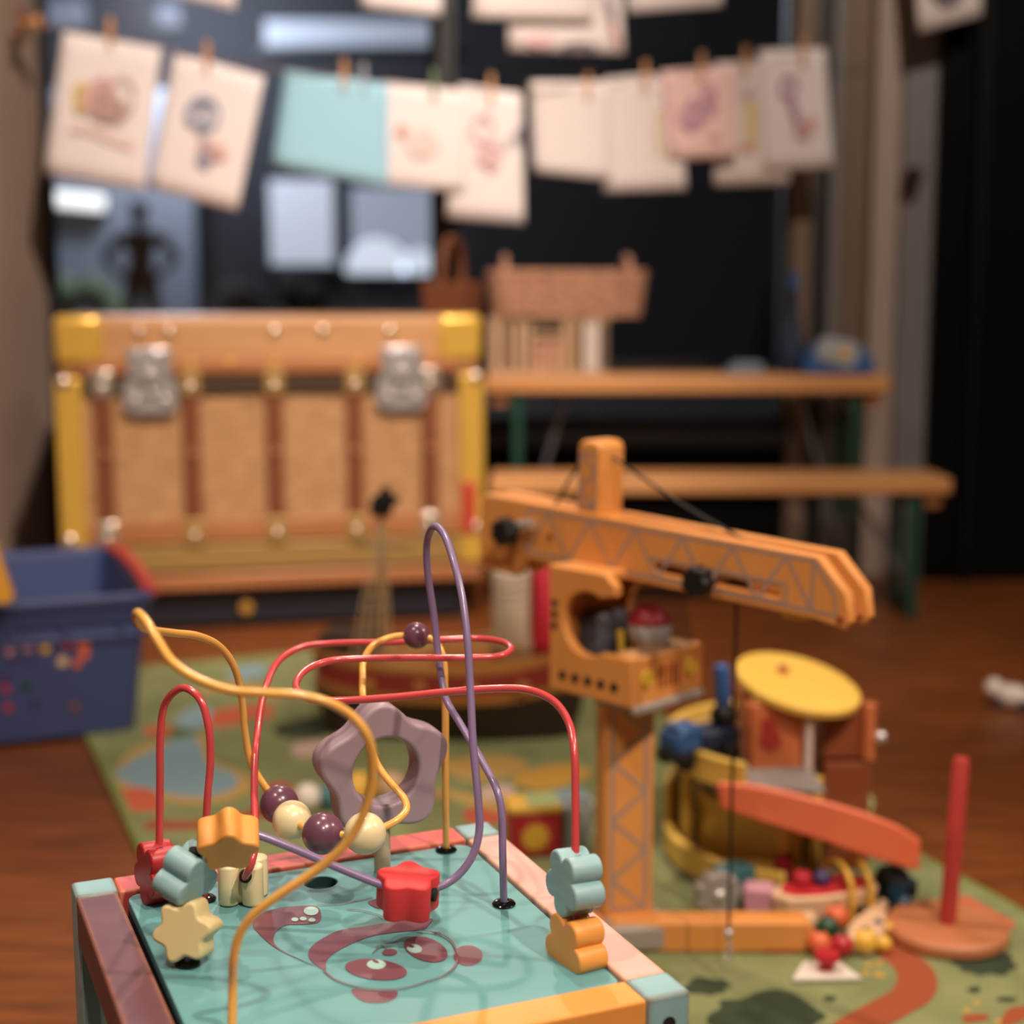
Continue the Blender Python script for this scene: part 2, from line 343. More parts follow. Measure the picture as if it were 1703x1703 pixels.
# pale side wall at the left of the facade, with a strip lamp
pw = thing('annex_building', 'pale annex wall behind the standing person outside', 'building', (0, 15.2, 0))
a = at(60, 300, 15.2); b = at(330, 520, 15.2)
obj('wall', box(B(), ((a.x + b.x) / 2, 0, 1.35), (b.x - a.x, 0.12, 2.7)), M['facade_pale'], pw)
a = at(74, 318, 15.1); b = at(178, 352, 15.1)
lampo = thing('strip_lamp', 'long white strip lamp glowing on the pale wall outside', 'lamp', ((a.x + b.x) / 2, 15.03, (a.z + b.z) / 2))
obj('tube_light', box(B(), (0, 0, 0), (b.x - a.x, 0.08, a.z - b.z - 0.05), Matrix.Rotation(R(6), 3, 'Y')), M['lamp_white'], lampo, 0.03)
obj('housing', box(B(), (0, 0.06, 0.02), (b.x - a.x + 0.06, 0.05, a.z - b.z + 0.02), Matrix.Rotation(R(6), 3, 'Y')), M['frame_grey'], lampo, 0.01)
pl = bpy.data.lights.new('street_light', 'POINT'); pl.energy = 400; pl.color = (0.85, 0.92, 1.0); pl.shadow_soft_size = 0.3  # unseen point light added to brighten the pale annex wall
po = bpy.data.objects.new('street_light', pl); col.objects.link(po); po.location = (-3.2, 14.2, 3.4)
# emissive arches added for the bright blob in the pane
a = at(600, 398, 15.0); b = at(722, 456, 15.0)
cn = thing('canopy', 'bright arched canopies lit in front of the far building', 'canopy', ((a.x + b.x) / 2, 14.7, b.z))
for sx, wr in ((-0.16, 0.30), (0.25, 0.2)):
    obj('arch', prism(B(), circ(0, 0, wr, 16, 0.33 if sx < 0 else 0.22, 0, 0, 180), -0.25, 0.25, Matrix.Translation((sx, 0, 0)) @ Matrix.Rotation(R(90), 4, 'X')), M['lit_bright'], cn, 0.02)
for x in (-0.44, 0.05, 0.44): obj('post', box(B(), (x, 0, -b.z / 2), (0.05, 0.05, b.z)), M['facade'], cn)
# low shrubs
for i, (u, r) in enumerate(((82, 0.30), (190, 0.26), (400, 0.30), (510, 0.3), (790, 0.25))):
    p = at(u, 470, 14.6)
    sb = thing('shrub', ['grey green shrub at far left outside the window', 'smaller grey green shrub beside the standing person outside', 'dark shrub under the first lit window', 'dark shrub between the two lit windows', 'dark shrub under the bright canopies'][i], 'shrub', (p.x, 14.5 - 0.12 * (i % 2), 0))
    bm = B(); rg = random.Random(i)
    for k in range(7): sph(bm, (rg.uniform(-.6, .6) * r, rg.uniform(-.3, .3) * r, 0.45 + rg.uniform(-.2, .35)), r * rg.uniform(.45, .7), seg=10)
    obj('foliage', bm, M['shrub'] if i < 2 else M['night_ground'], sb); obj('stem', cyl(B(), (0, 0, -0.02), (0, 0, 0.4), 0.03), M['frame_brown'], sb)

# person standing outside, dark against the pale wall
pc = at(233, 400, 13.0)
per = thing('person', 'person in dark clothes standing outside the window with hands on hips', 'person', (pc.x, 13.0, -0.01))
H = at(236, 338, 13.0).z / 1.72
jt = dict(pelvis=(0, 0, .95), waist=(0, 0, 1.10), chest=(0, 0, 1.32), neck=(0, 0, 1.47), head0=(0, -.01, 1.56), head1=(0, -.015, 1.66),
          shl=(-.19, 0, 1.41), ell=(-.36, .02, 1.20), wrl=(-.21, -.06, 1.04), shr=(.19, 0, 1.41), elr=(.36, .02, 1.20), wrr=(.21, -.06, 1.04),
          hl=(-.1, 0, .92), kl=(-.11, -.02, .5), al=(-.12, 0, .08), tl=(-.13, -.14, .04), hr=(.1, 0, .92), kr=(.12, -.02, .5), ar=(.14, 0, .08), tr=(.16, -.14, .04))
rd = dict(pelvis=.15, waist=.135, chest=.165, neck=.06, head0=.085, head1=.095, shl=.085, ell=.055, wrl=.042, shr=.085, elr=.055, wrr=.042, hl=.105, kl=.072, al=.05, tl=.045, hr=.105, kr=.072, ar=.05, tr=.045)
ed = [('pelvis', 'waist'), ('waist', 'chest'), ('chest', 'neck'), ('neck', 'head0'), ('head0', 'head1'), ('chest', 'shl'), ('shl', 'ell'), ('ell', 'wrl'), ('chest', 'shr'), ('shr', 'elr'), ('elr', 'wrr'), ('pelvis', 'hl'), ('hl', 'kl'), ('kl', 'al'), ('al', 'tl'), ('pelvis', 'hr'), ('hr', 'kr'), ('kr', 'ar'), ('ar', 'tr')]
nm = list(jt)
for s, wr in ((-1, 'wrl'), (1, 'wrr')):                     # fingers resting on the hips
    bx = Vector(jt[wr])
    for k in range(5):
        n1 = '%s_f%d' % (wr, k)
        jt[n1] = tuple(bx + Vector((-s * (0.05 + 0.008 * k) if k else -s * 0.02, -0.05 + 0.018 * k - (0.03 if not k else 0), -0.045 - 0.006 * k if k else 0.0))); rd[n1] = 0.012; nm.append(n1); ed.append((wr, n1))
me = bpy.data.meshes.new('body'); me.from_pydata([tuple(c * H for c in jt[k]) for k in nm], [(nm.index(a), nm.index(b)) for a, b in ed], [])
bo = bpy.data.objects.new('body', me); col.objects.link(bo); bo.parent = per
sk = bo.modifiers.new('skin', 'SKIN'); sk.use_smooth_shade = True
for i, k in enumerate(nm): me.skin_vertices[0].data[i].radius = (rd[k] * H * .9, rd[k] * H * (.7 if k in ('chest', 'waist', 'pelvis') else .9)); me.skin_vertices[0].data[i].use_root = (k == 'pelvis')
bo.modifiers.new('sub', 'SUBSURF').levels = 1; me.materials.append(M['clothes_black'])
obj('hair', sph(B(), (0, 0.01 * H, 1.69 * H), 0.095 * H, (1, 1.05, .95), 16), M['black'], per)

# ------------------------------------------------------------------ strings, pegs and drawings
def wire_string(name, label, pts):
    o = obj(name, tube(B(), pts, 0.0016, 6, 6), M['string']); return tag(o, label, 'string')
YS = lambda u: 3.46 + 0.16 * (u - 80) / 1300
lowpins = [(184, 52), (345, 92), (573, 122), (605, 128), (722, 138), (817, 146), (978, 138), (1073, 124), (1167, 110), (1240, 100), (1335, 84)]
lp = [(70, 40)] + lowpins + [(1400, 62), (1470, 40)]
dys = [0, -.008, .004, .006, -.004, -.010, 0, -.006, -.022, -.006, -.016]
wire_string('drawing_string', 'brown string sagging across the window, holding the lower row of drawings', [at(u, v + (7 if 0 < i < 12 else 0), YS(u) + ([0] + dys + [0, 0])[i]) for i, (u, v) in enumerate(lp)])
obj_h = thing('wall_hook', 'small brown wooden hook on the left wall holding the string', 'hook', at(62, 38, 3.53))
obj('knob', lathe(B(), [(0, 0), (.016, .002), (.019, .012), (.012, .02), (.008, .03), (.008, .045)], M=Matrix.Translation((0.012, 0, 0)) @ Matrix.Rotation(R(-90), 4, 'Y')), M['pin_wood'], obj_h)
obj('plate', box(B(), (-0.036, 0, -0.005), (0.008, 0.05, 0.07)), M['trunk_slat'], obj_h, 0.003)
upp = [(-60, -205), (340, -150), (660, -135), (900, -135), (1100, -145), (1560, -190), (1800, -220)]
wire_string('drawing_string', 'upper string above the frame holding the top row of drawings', [at(u, v, YS(u) - 0.06) for u, v in upp])

def strokes(par, o0, ux, uy, nrm, items):
    for k_, (nm_, m, wd, pts) in enumerate(items):
        P = [o0 + ux * x + uy * y + nrm * (0.0016 + 0.0012 * k_) for x, y in pts]
        obj(nm_, ribbon(B(), P, wd * .62, nrm, 5), M[m], par)
def scrib(cx, cy, rx, ry, n, seed):
    g = random.Random(seed); return [(cx + rx * math.cos(k * 1.9 + g.uniform(-.4, .4)) * g.uniform(.4, 1), cy + ry * math.sin(k * 1.9 + g.uniform(-.4, .4)) * g.uniform(.4, 1)) for k in range(n)]
def ring(cx, cy, rx, ry, n=10): return [(cx + rx * math.cos(k * 6.4 / n), cy + ry * math.sin(k * 6.4 / n)) for k in range(n + 1)]
def paper(label, q, dY, m, draw=(), curl=0.006, group=None, back=False):
    Y = YS(sum(p[0] for p in q) / 4) + dY
    P = [at(u, v, Y) for u, v in q]; c = (P[0] + P[1] + P[2] + P[3]) / 4
    n = 8; bm = B(); vv = {}
    for i in range(n + 1):
        for j in range(n + 1):
            s, t = i / n, j / n
            p = P[0] * (1 - s) * (1 - t) + P[1] * s * (1 - t) + P[2] * s * t + P[3] * (1 - s) * t - c
            vv[i, j] = bm.verts.new(p + Vector((0, -curl * (t ** 2) * math.cos((s - .5) * 2.4) + 0.001 * t, 0)))
    for i in range(n):
        for j in range(n): bm.faces.new((vv[i, j], vv[i, j + 1], vv[i + 1, j + 1], vv[i + 1, j]))
    o = obj('drawing', bm, M[m]); o.location = c; tag(o, label, 'drawing', group)
    md = o.modifiers.new('thick', 'SOLIDIFY'); md.thickness = 0.0004
    if draw:
        ux = ((P[1] - P[0]) + (P[2] - P[3])) / 2; uy = ((P[3] - P[0]) + (P[2] - P[1])) / 2
        strokes(o, P[0] - c + Vector((0, -curl * 1.15 - 0.001, 0)), ux, uy, Vector((0, -1, 0)), draw)
    return o
S = 'stroke'
paper('cream paper with brown, pink and yellow scribbles, leftmost in the hanging row', [(105, 52), (268, 80), (240, 318), (72, 290)], 0.0, 'paper', [
    (S, 'ink_yellow', .016, scrib(.28, .42, .12, .14, 12, 1)), (S, 'ink_pink', .012, scrib(.45, .42, .2, .16, 12, 2)), (S, 'ink_brown', .010, ring(.66, .38, .13, .13)), (S, 'ink_brown', .009, scrib(.55, .45, .26, .13, 12, 3)),
    (S, 'ink_coral', .010, [(.2, .66), (.4, .64), (.6, .68), (.85, .70)])])
paper('cream paper with a blue grey figure drawn in its middle', [(290, 85), (440, 128), (395, 350), (245, 312)], -0.008, 'paper', [
    (S, 'ink_blue', .024, ring(.38, .40, .10, .07)), (S, 'ink_blue', .016, ring(.45, .38, .16, .11)), (S, 'ink_blue', .016, scrib(.55, .68, .10, .08, 9, 5)), (S, 'ink_coral', .009, scrib(.62, .62, .2, .07, 9, 6)), (S, 'ink_blue', .009, [(.45, .5), (.52, .58), (.55, .68)])])
paper('plain light teal sheet hanging in the row', [(475, 115), (645, 140), (645, 312), (452, 275)], 0.004, 'paper_teal')
paper('pale sheet with one small coral dot beside the teal sheet', [(636, 135), (782, 152), (772, 320), (630, 308)], -0.004, 'paper', [
    (S, 'ink_coral', .022, ring(.26, .46, .04, .03)), (S, 'ink_faint', .03, scrib(.5, .55, .2, .15, 8, 7))])
paper('tall sheet with faint mauve drawing, hanging lowest in the middle', [(764, 140), (868, 155), (872, 372), (742, 362)], -0.010, 'paper', [
    (S, 'ink_pink', .014, ring(.36, .32, .13, .10)), (S, 'ink_pink', .012, scrib(.45, .5, .2, .13, 10, 8)), (S, 'ink_dark', .004, scrib(.88, .33, .08, .08, 10, 9)), (S, 'ink_dark', .003, scrib(.7, .4, .06, .06, 8, 10))])
paper('blank off-white sheet right of the dark gap in the row', [(882, 135), (1015, 135), (1015, 300), (888, 286)], 0.0, 'paper_tan')
paper('off-white sheet with faint orange streaks at its right edge', [(1004, 128), (1128, 122), (1142, 315), (1004, 320)], -0.006, 'paper_tan', [(S, 'ink_yellow', .012, [(.68, .3), (.66, .5), (.7, .7)]), (S, 'ink_pink', .016, [(.82, .25), (.8, .5), (.84, .65)])])
paper('pale pink sheet with lilac scribbles', [(1098, 118), (1225, 108), (1226, 262), (1112, 266)], -0.022, 'paper_pink', [(S, 'ink_purple', .007, scrib(.4, .5, .22, .22, 12, 11)), (S, 'ink_purple', .007, scrib(.65, .35, .12, .2, 9, 12)), (S, 'ink_coral', .008, scrib(.7, .75, .1, .05, 6, 13))])
paper('pale sheet with a bright yellow figure, tucked behind the last sheet', [(1188, 104), (1300, 100), (1314, 305), (1188, 309)], -0.006, 'paper_tan', curl=0.0005, draw=[(S, 'ink_yellow', .034, [(.46, .32), (.5, .45), (.46, .58), (.5, .68)]), (S, 'ink_coral', .012, scrib(.42, .7, .12, .05, 6, 14)), (S, 'ink_purple', .008, scrib(.45, .26, .1, .05, 6, 15))])
paper('pale sheet with a magenta figure, rightmost in the hanging row', [(1262, 83), (1373, 80), (1386, 278), (1270, 286)], -0.016, 'paper', [(S, 'ink_purple', .014, ring(.4, .32, .11, .08)), (S, 'ink_purple', .022, [(.42, .42), (.48, .54), (.52, .64), (.55, .72)]), (S, 'ink_coral', .012, scrib(.68, .62, .1, .06, 6, 16)), (S, 'ink_pink', .014, scrib(.58, .7, .12, .05, 6, 17))])
paper('corner of a pale sheet at the top edge, leftmost of the upper row', [(250, -170), (405, -150), (391, 17), (240, -18)], -0.06, 'paper')
paper('pale sheet of the upper row, second from the left', [(595, -150), (745, -140), (733, 27), (601, 12)], -0.06, 'paper')
paper('wide blank sheet of the upper row above the window centre', [(795, -130), (1000, -135), (985, 36), (785, 30)], -0.066, 'paper_tan')
paper('sheet with dark red and black crayon patches, lowest of the upper row', [(842, -120), (1030, -130), (1038, 90), (846, 84)], -0.055, 'paper_tan', [(S, 'ink_dark', .022, [(.45, .96), (.6, .93), (.75, .96)]), (S, 'toy_red', .010, [(.86, .6), (.9, .8), (.95, .95)]), (S, 'ink_pink', .016, scrib(.25, .9, .15, .04, 6, 18)), (S, 'ink_dark', .018, [(.85, .55), (.88, .65), (.9, .75)])])
paper('pale sheet of the upper row, right of the crayon sheet', [(1050, -150), (1215, -160), (1200, 10), (1042, 22)], -0.06, 'paper')
paper('grey patterned sheet at the top right before the black wall', [(1510, -170), (1640, -180), (1632, 26), (1528, 54)], -0.06, 'paper_tan', [(S, 'ink_dark', .020, scrib(.5, .8, .25, .1, 12, 20)), (S, 'ink_blue', .03, scrib(.5, .7, .2, .1, 8, 21))])

def clothespin(u, v, m, Y, label, group='clothes pegs on the strings'):
    p = at(u, v, Y); t = thing('clothespin', label, 'clothespin', p, 0, group)
    for s in (-1, 1):
        bm = B(); prism(bm, [(-.005, -.032), (.005, -.032), (.006, 0), (.005, .036), (-.005, .036), (-.006, 0)], -0.0028, 0.0028, Matrix.Translation((0, s * 0.0062, 0)) @ Matrix.Rotation(R(s * 4), 4, 'X') @ Matrix.Rotation(R(90), 4, 'X'))
        obj('jaw', bm, M[m], t, 0.001)
    obj('spring', cyl(B(), (-.0075, 0, 0), (.0075, 0, 0), 0.003, seg=10), M['steel'], t)
names = ['wooden peg on the leftmost drawing', 'wooden peg on the blue figure drawing', 'wooden peg on the plain teal sheet', 'grey peg at the teal sheet, beside the wooden one', 'green peg on the sheet with the coral dot', 'wooden peg on the lowest middle sheet', 'wooden peg on the blank off-white sheet', 'wooden peg on the sheet with orange streaks', 'wooden peg on the pale pink sheet', 'wooden peg on the yellow figure sheet', 'wooden peg on the rightmost drawing']
for i, (u, v) in enumerate(lowpins):
    clothespin(u, v + 4, {3: 'pin_gray', 4: 'pin_green'}.get(i, 'pin_wood'), YS(u) + dys[i], names[i])

# small dark red knob at the edge of the black wall
kn = thing('wall_ornament', 'dark red round ornament at the edge of the black wall', 'ornament', at(1521, 292, 3.66))
obj('knob', lathe(B(), [(0, -.03), (.014, -.028), (.018, -.018), (.014, -.006), (.008, 0), (.008, .02)], M=Matrix.Rotation(R(-90), 4, 'X') @ Matrix.Scale(1, 4)), M['dark_red'], kn)
obj('rosette', cyl(B(), (0, -0.002, 0), (0, 0.012, 0), 0.022), M['black_trim'], kn)

# ------------------------------------------------------------------ steamer trunk on its plinth
TA = R(12.6)
pA = Vector((-0.913, 3.02)); TW = 0.868; TD = 0.40
ex = Vector((math.cos(TA), math.sin(TA))); ey = Vector((-math.sin(TA), math.cos(TA)))
tc = pA + ex * TW / 2 + ey * TD / 2
pln = thing('plinth', 'dark navy drawer box under the steamer trunk', 'box', (tc.x, tc.y, 0), TA)
obj('body', box(B(), (0, 0.01, 0.046), (TW - 0.06, TD - 0.06, 0.088)), M['plinth'], pln, 0.004)
obj('drawer', box(B(), (0, -TD / 2 + 0.035, 0.046), (TW - 0.10, 0.012, 0.07)), M['plinth'], pln, 0.003)
obj('knob', lathe(B(), [(0, -.02), (.012, -.018), (.014, -.01), (.007, 0)], M=Matrix.Translation((-.07, -TD / 2 + 0.03, 0.046)) @ Matrix.Rotation(R(-90), 4, 'X')), M['plinth_knob'], pln)
tr = thing('steamer_trunk', 'wicker steamer trunk with brown wooden slats and brass corners', 'trunk', (tc.x, tc.y, 0.091), TA)
bh = 0.445; yF = -TD / 2
obj('body', box(B(), (0, 0, bh / 2), (TW - 0.012, TD - 0.012, bh)), M['trunk_weave'], tr, 0.004)
lid = obj('lid', box(B(), (0, 0, bh + 0.063), (TW - 0.004, TD - 0.004, 0.118)), M['trunk_wood'], tr, 0.012, seg=3)
obj('seam', box(B(), (0, 0, bh + 0.002), (TW - 0.02, TD - 0.02, 0.012)), M['trunk_dark'], tr)
obj('edge_strip', box(B(), (0, yF - 0.003, bh + 0.02), (TW - 0.10, 0.014, 0.03)), M['trunk_edge'], lid, 0.003)
obj('edge_strip', box(B(), (0, yF - 0.003, bh - 0.02), (TW - 0.03, 0.010, 0.02)), M['trunk_dark'], tr, 0.003)
obj('bottom_band', box(B(), (0, yF - 0.003, 0.125), (TW - 0.02, 0.014, 0.045)), M['trunk_edge'], tr, 0.003)
obj('brass_band', box(B(), (0, yF - 0.002, 0.07), (TW - 0.008, 0.012, 0.055)), M['brass_dull'], tr, 0.003)
obj('bottom_board', box(B(), (0, 0, 0.018), (TW + 0.004, TD + 0.012, 0.036)), M['trunk_edge'], tr, 0.006)
for s in (-1, 1):
    obj('corner_trim', box(B(), (s * (TW / 2 - 0.022), yF - 0.002, bh / 2 + 0.02), (0.052, 0.02, bh - 0.04)), M['brass'], tr, 0.004)
    obj('corner_cap', box(B(), (s * (TW / 2 - 0.045), yF + 0.02, bh + 0.075), (0.094, 0.06, 0.10)), M['brass'], lid, 0.014, seg=3)
    bm = B(); sph(bm, (s * (TW / 2 - 0.014), yF - 0.012, 0.115), 0.017, (1, .6, 1)); sph(bm, (s * (TW / 2 - 0.014), yF - 0.012, bh - 0.008), 0.017, (1, .6, 1))
    for k, z in enumerate((0.115, bh - 0.008)): obj('stud', sph(B(), (s * (TW / 2 - 0.014), yF - 0.012, z), 0.014, (1, .6, 1), 14), M['nickel'], tr)
    bm.free()
slx = [-0.345, -0.172, -0.003, 0.163, 0.322]
for i, x in enumerate(slx):
    sl = obj('slat', box(B(), (x, yF - 0.004, 0.147 + (bh - 0.175) / 2), (0.034, 0.014, bh - 0.165)), M['trunk_slat'], tr, 0.004)
    for z in (0.125, bh - 0.012):
        cl = obj('clamp', box(B(), (x, yF - 0.009, z), (0.042, 0.012, 0.055)), M['brass_dull'] if i in (1, 2, 3) else M['nickel'], sl, 0.004)
    for z in (0.118, bh - 0.02, bh / 2 + 0.065): obj('stud', sph(B(), (x, yF - 0.015, z), 0.0085, (1, .6, 1), 14), M['nickel'] if z != bh / 2 + 0.065 else M['trunk_edge'], sl)
for x in (-0.25, -0.19, 0.02, 0.12, 0.26): obj('stud', sph(B(), (x - 0.02, yF - 0.002, bh + 0.092), 0.0105, (1, .6, 1), 12), M['nickel'], lid)
for x in (-0.17, -0.09, 0.0, 0.17): obj('stud', sph(B(), (x, yF - 0.011, bh + 0.028), 0.0065, (1, .6, 1), 12), M['brass'], lid)
for x in (-0.252, 0.262):
    lt = obj('latch', plate([rrect(-.054, -.075, .054, .0, .022)], 0.01, 0.002, Matrix.Translation((x, yF - 0.009, bh + 0.0)) @ Matrix.Rotation(R(90), 4, 'X')), M['steel'], tr)
    obj('hasp', box(B(), (x, yF - 0.014, bh + 0.03), (0.086, 0.012, 0.06)), M['steel'], lt, 0.004)
    for dx, dz in ((-.03, -.045), (.03, -.045), (0, -.03), (-.02, .045), (.02, .045), (0, .02)):
        obj('rivet', sph(B(), (x + dx, yF - 0.02, bh + dz), 0.008, (1, .7, 1), 12), M['steel'], lt)
    obj('lock_knob', cyl(B(), (x, yF - 0.03, bh + 0.0), (x, yF - 0.01, bh + 0.0), 0.013), M['steel'], lt, 0.002)
# red leather strap end by the right corner
obj('side_strap', box(B(), (TW / 2 - 0.03, yF - 0.014, 0.16), (0.03, 0.01, 0.11)), M['crate_red'], tr, 0.003, label='red strap end')
for s in (-1, 1):
    obj('foot', box(B(), (s * (TW / 2 - 0.06), yF + 0.05, 0.0), (0.05, 0.05, 0.002)), M['trunk_dark'], tr)

# ------------------------------------------------------------------ woven things
def basket(name, label, loc_, rotz, L, Wd, h, rows, m, handles, hh=0.05, arch=False):
    t = thing(name, label, 'basket', loc_, rotz)
    n = 28
    def rim(s, z): return [Vector((x * s, y * s, z)) for x, y in rrect(-L / 2, -Wd / 2, L / 2, Wd / 2, min(L, Wd) * 0.2, 6)]
    obj('base', prism(B(), rrect(-L * .46, -Wd * .46, L * .46, Wd * .46, min(L, Wd) * .18, 6), 0.0, 0.006), M[m], t)
    rr = h / rows / 2 * 1.15
    for k in range(rows):                       # each woven course is a piece of its own
        z = rr + (h - 2 * rr) * k / (rows - 1); s = 0.93 + 0.07 * k / (rows - 1)
        P = rim(s, z); g = []
        for q in range(len(P)):
            a, b = P[q], P[(q + 1) % len(P)]; cnt = max(1, int((b - a).length / (L / 14)))
            g += [a.lerp(b, c / cnt) for c in range(cnt)]
        g = [p * 1.0 + Vector((p.x, p.y, 0)).normalized() * (0.0025 if (j + k) % 2 else -0.0025) for j, p in enumerate(g)]
        obj('weave', tube(B(), g, rr, 6, 2, closed=True), M[m], t)
    P = rim(0.97, h)
    for q in range(0, len(P), 3): obj('stake', cyl(B(), (P[q].x * .95, P[q].y * .95, 0.0), (P[q].x, P[q].y, h + .002), 0.0025, seg=6), M[m], t)
    if arch: obj('handle', tube(B(), [(-L / 2 * .96, 0, h * .7), (-L * .47, 0, h + hh * .5), (-L * .25, 0, h + hh * .95), (0, 0, h + hh), (L * .25, 0, h + hh * .95), (L * .47, 0, h + hh * .5), (L / 2 * .96, 0, h * .7)], 0.009, 8, 8), M[m], t)
    elif handles:
        for s in (-1, 1): obj('handle', tube(B(), [(s * L * .40, -Wd * .46, h * .9), (s * L * .40, -Wd * .36, h + hh * .6), (s * L * .40, 0, h + hh), (s * L * .40, Wd * .36, h + hh * .6), (s * L * .40, Wd * .46, h * .9)], 0.008, 8, 6), M[m], t)
    return t

# ------------------------------------------------------------------ low table and bench
def trestle(name, label, cat, x0, x1, y0, y1, top, th, rot=0):
    cx, cy = (x0 + x1) / 2, (y0 + y1) / 2; L = x1 - x0; D = y1 - y0
    t = thing(name, label, cat, (cx, cy, 0), rot)
    nb = 2 if D > 0.2 else 1
    for k in range(nb):
        wy = D / nb; obj('board', box(B(), (0, -D / 2 + wy * (k + .5), top - th / 2), (L, wy - 0.003, th)), M['bench_wood'], t, 0.006, seg=3)
    for s in (-1, 1):
        xx = s * (L / 2 - 0.075)
        lg = B()
        for yy in (-D * .38, D * .38): box(lg, (xx, yy, (top - th) / 2), (0.022, 0.022, top - th))
        box(lg, (xx, 0, 0.03), (0.022, D * .76, 0.02)); box(lg, (xx, 0, top - th - 0.012), (0.03, D * .85, 0.02))
        obj('leg_frame', lg, M['leg_green'], t, 0.003)
        obj('brace', cyl(B(), (xx, 0, 0.08), (xx - s * 0.12, 0, top - th), 0.006, seg=8), M['zinc'], t)
        obj('cleat', box(B(), (s * (L / 2 - 0.035), 0, top - th - 0.016), (0.035, D * .8, 0.03)), M['trunk_edge'], t, 0.003)
    return t
TZ = 0.517
trestle('low_table', 'low wooden folding table with green metal legs behind the bench', 'table', -0.062, 0.872, 3.46, 3.665, TZ, 0.04)
trestle('low_bench', 'low wooden bench with green metal legs in front of the table', 'bench', -0.048, 0.945, 3.20, 3.37, 0.312, 0.036)
basket('handled_basket', 'small dark brown basket with an arched handle on the trunk lid', (-0.135, 3.44, 0.6592), R(70), 0.12, 0.10, 0.07, 6, 'wicker_dark', False, 0.095, True)
# slatted pale toy house on the table
th_ = thing('toy_house', 'pale wooden toy house with slatted front under the wicker basket', 'toy house', (0.085, 3.545, TZ))
hw, hd, hh_ = 0.275, 0.13, 0.132
obj('back_panel', box(B(), (0, hd / 2 - .004, hh_ / 2), (hw, 0.008, hh_)), M['pale_wood'], th_)
obj('roof_board', box(B(), (0, 0, hh_ - 0.005), (hw + .006, hd + .006, 0.01)), M['pale_wood'], th_, 0.002)
obj('base_board', box(B(), (0, 0, 0.005), (hw, hd, 0.01)), M['pale_wood'], th_, 0.002)
for x, wd, m in ((-.125, .022, 'pale_wood'), (-.095, .014, 'pale_wood'), (-.067, .02, 'pale_wood'), (-.045, .012, 'pale_wood'), (.04, .02, 'pale_wood'), (.062, .014, 'pale_wood'), (.098, .036, 'white_paint'), (.128, .014, 'frame_brown')):
    obj('slat', box(B(), (x, -hd / 2 + .005, hh_ / 2), (wd, 0.01, hh_ - .02)), M[m], th_, 0.002)
obj('door', box(B(), (-.002, -hd / 2 + .012, .045), (.07, 0.01, .075)), M['wicker'], th_, 0.002)
obj('lintel', box(B(), (-.002, -hd / 2 + .004, .092), (.075, 0.012, .012)), M['pale_wood'], th_, 0.002)
obj('window_opening', box(B(), (-.002, -hd / 2 + .013, .110), (.07, 0.004, .02)), M['hole'], th_)
basket('wicker_basket', 'long shallow wicker basket with end handles on the toy house', (0.125, 3.555, TZ + hh_ + 0.001), R(2), 0.355, 0.17, 0.108, 9, 'wicker', True, 0.030)
# blue toy at the right end of the table
bt = thing('toy_telephone', 'blue rounded toy with a pale sloping face on the table end', 'toy', (0.765, 3.55, TZ), R(-8))
prof = [(-.08, 0), (.08, 0), (.082, .03), (.06, .06), (.02, .083), (-.03, .086), (-.07, .055), (-.082, .02)]
obj('body', prism(B(), prof, -.05, .05, Matrix.Rotation(R(90), 4, 'X')), M['toy_blue'], bt, 0.008, seg=3)
obj('face', plate([rrect(-.05, -.03, .045, .03, .02)], .008, .002, Matrix.Translation((.0, -.05, .052)) @ Matrix.Rotation(R(90), 4, 'X') @ Matrix.Rotation(R(-12), 4, 'Z')), M['toy_pale'], bt)
obj('button', cyl(B(), (.01, -.06, .052), (.01, -.05, .052), .012), M['toy_yellow'], bt, .002)
obj('dial', lathe(B(), [(0, 0), (.018, 0), (.018, .006), (0, .008)], M=Matrix.Translation((-.022, -.053, .05)) @ Matrix.Rotation(R(90), 4, 'X')), M['toy_pale'], bt)
sb_ = thing('slim_bottle', 'slim dark blue tapered bottle behind the blue toy', 'bottle', (0.668, 3.60, TZ))
obj('body', lathe(B(), [(0, 0), (.03, 0), (.034, .01), (.032, .05), (.022, .10), (.012, .15), (.009, .20), (0, .20)]), M['toy_navy'], sb_)
obj('cap', lathe(B(), [(.0095, .195), (.0095, .225), (.006, .24), (0, .24)]), M['toy_blue'], sb_)
fc = thing('folded_cloth', 'small pale blue folded cloth lying on the table', 'cloth', (0.545, 3.55, TZ))
for k in range(3): obj('fold', box(B(), (0.004 * k, 0, .0045 + .009 * k), (.09 - .012 * k, .07, .009)), M['cloth_blue'], fc, .004, seg=3)

# ------------------------------------------------------------------ play mat
MA = R(22.5); m1 = Vector((math.cos(MA), math.sin(MA), 0)); m2 = Vector((-math.sin(MA), math.cos(MA), 0))
MX0, MX1, MY0, MY1 = 0.263, 1.160, 1.06, 2.815
mc = m1 * (MX0 + MX1) / 2 + m2 * (MY0 + MY1) / 2
pm = thing('play_mat', 'green printed play mat spread under the toys', 'mat', mc, MA)
ML, MD = MX1 - MX0, MY1 - MY0; MZ = 0.008
obj('pile', box(B(), (0, 0, .0036), (ML - .002, MD - .002, .0072)), M['mat_green'], pm, 0.002)
for sx in (-1, 1): obj('border', cyl(B(), (sx * ML / 2, -MD / 2, .0045), (sx * ML / 2, MD / 2, .0045), .0047, seg=10), M['mat_edge'], pm)
for sy in (-1, 1): obj('border', cyl(B(), (-ML / 2, sy * MD / 2, .0045), (ML / 2, sy * MD / 2, .0045), .0047, seg=10), M['mat_edge'], pm)
zl = [0]
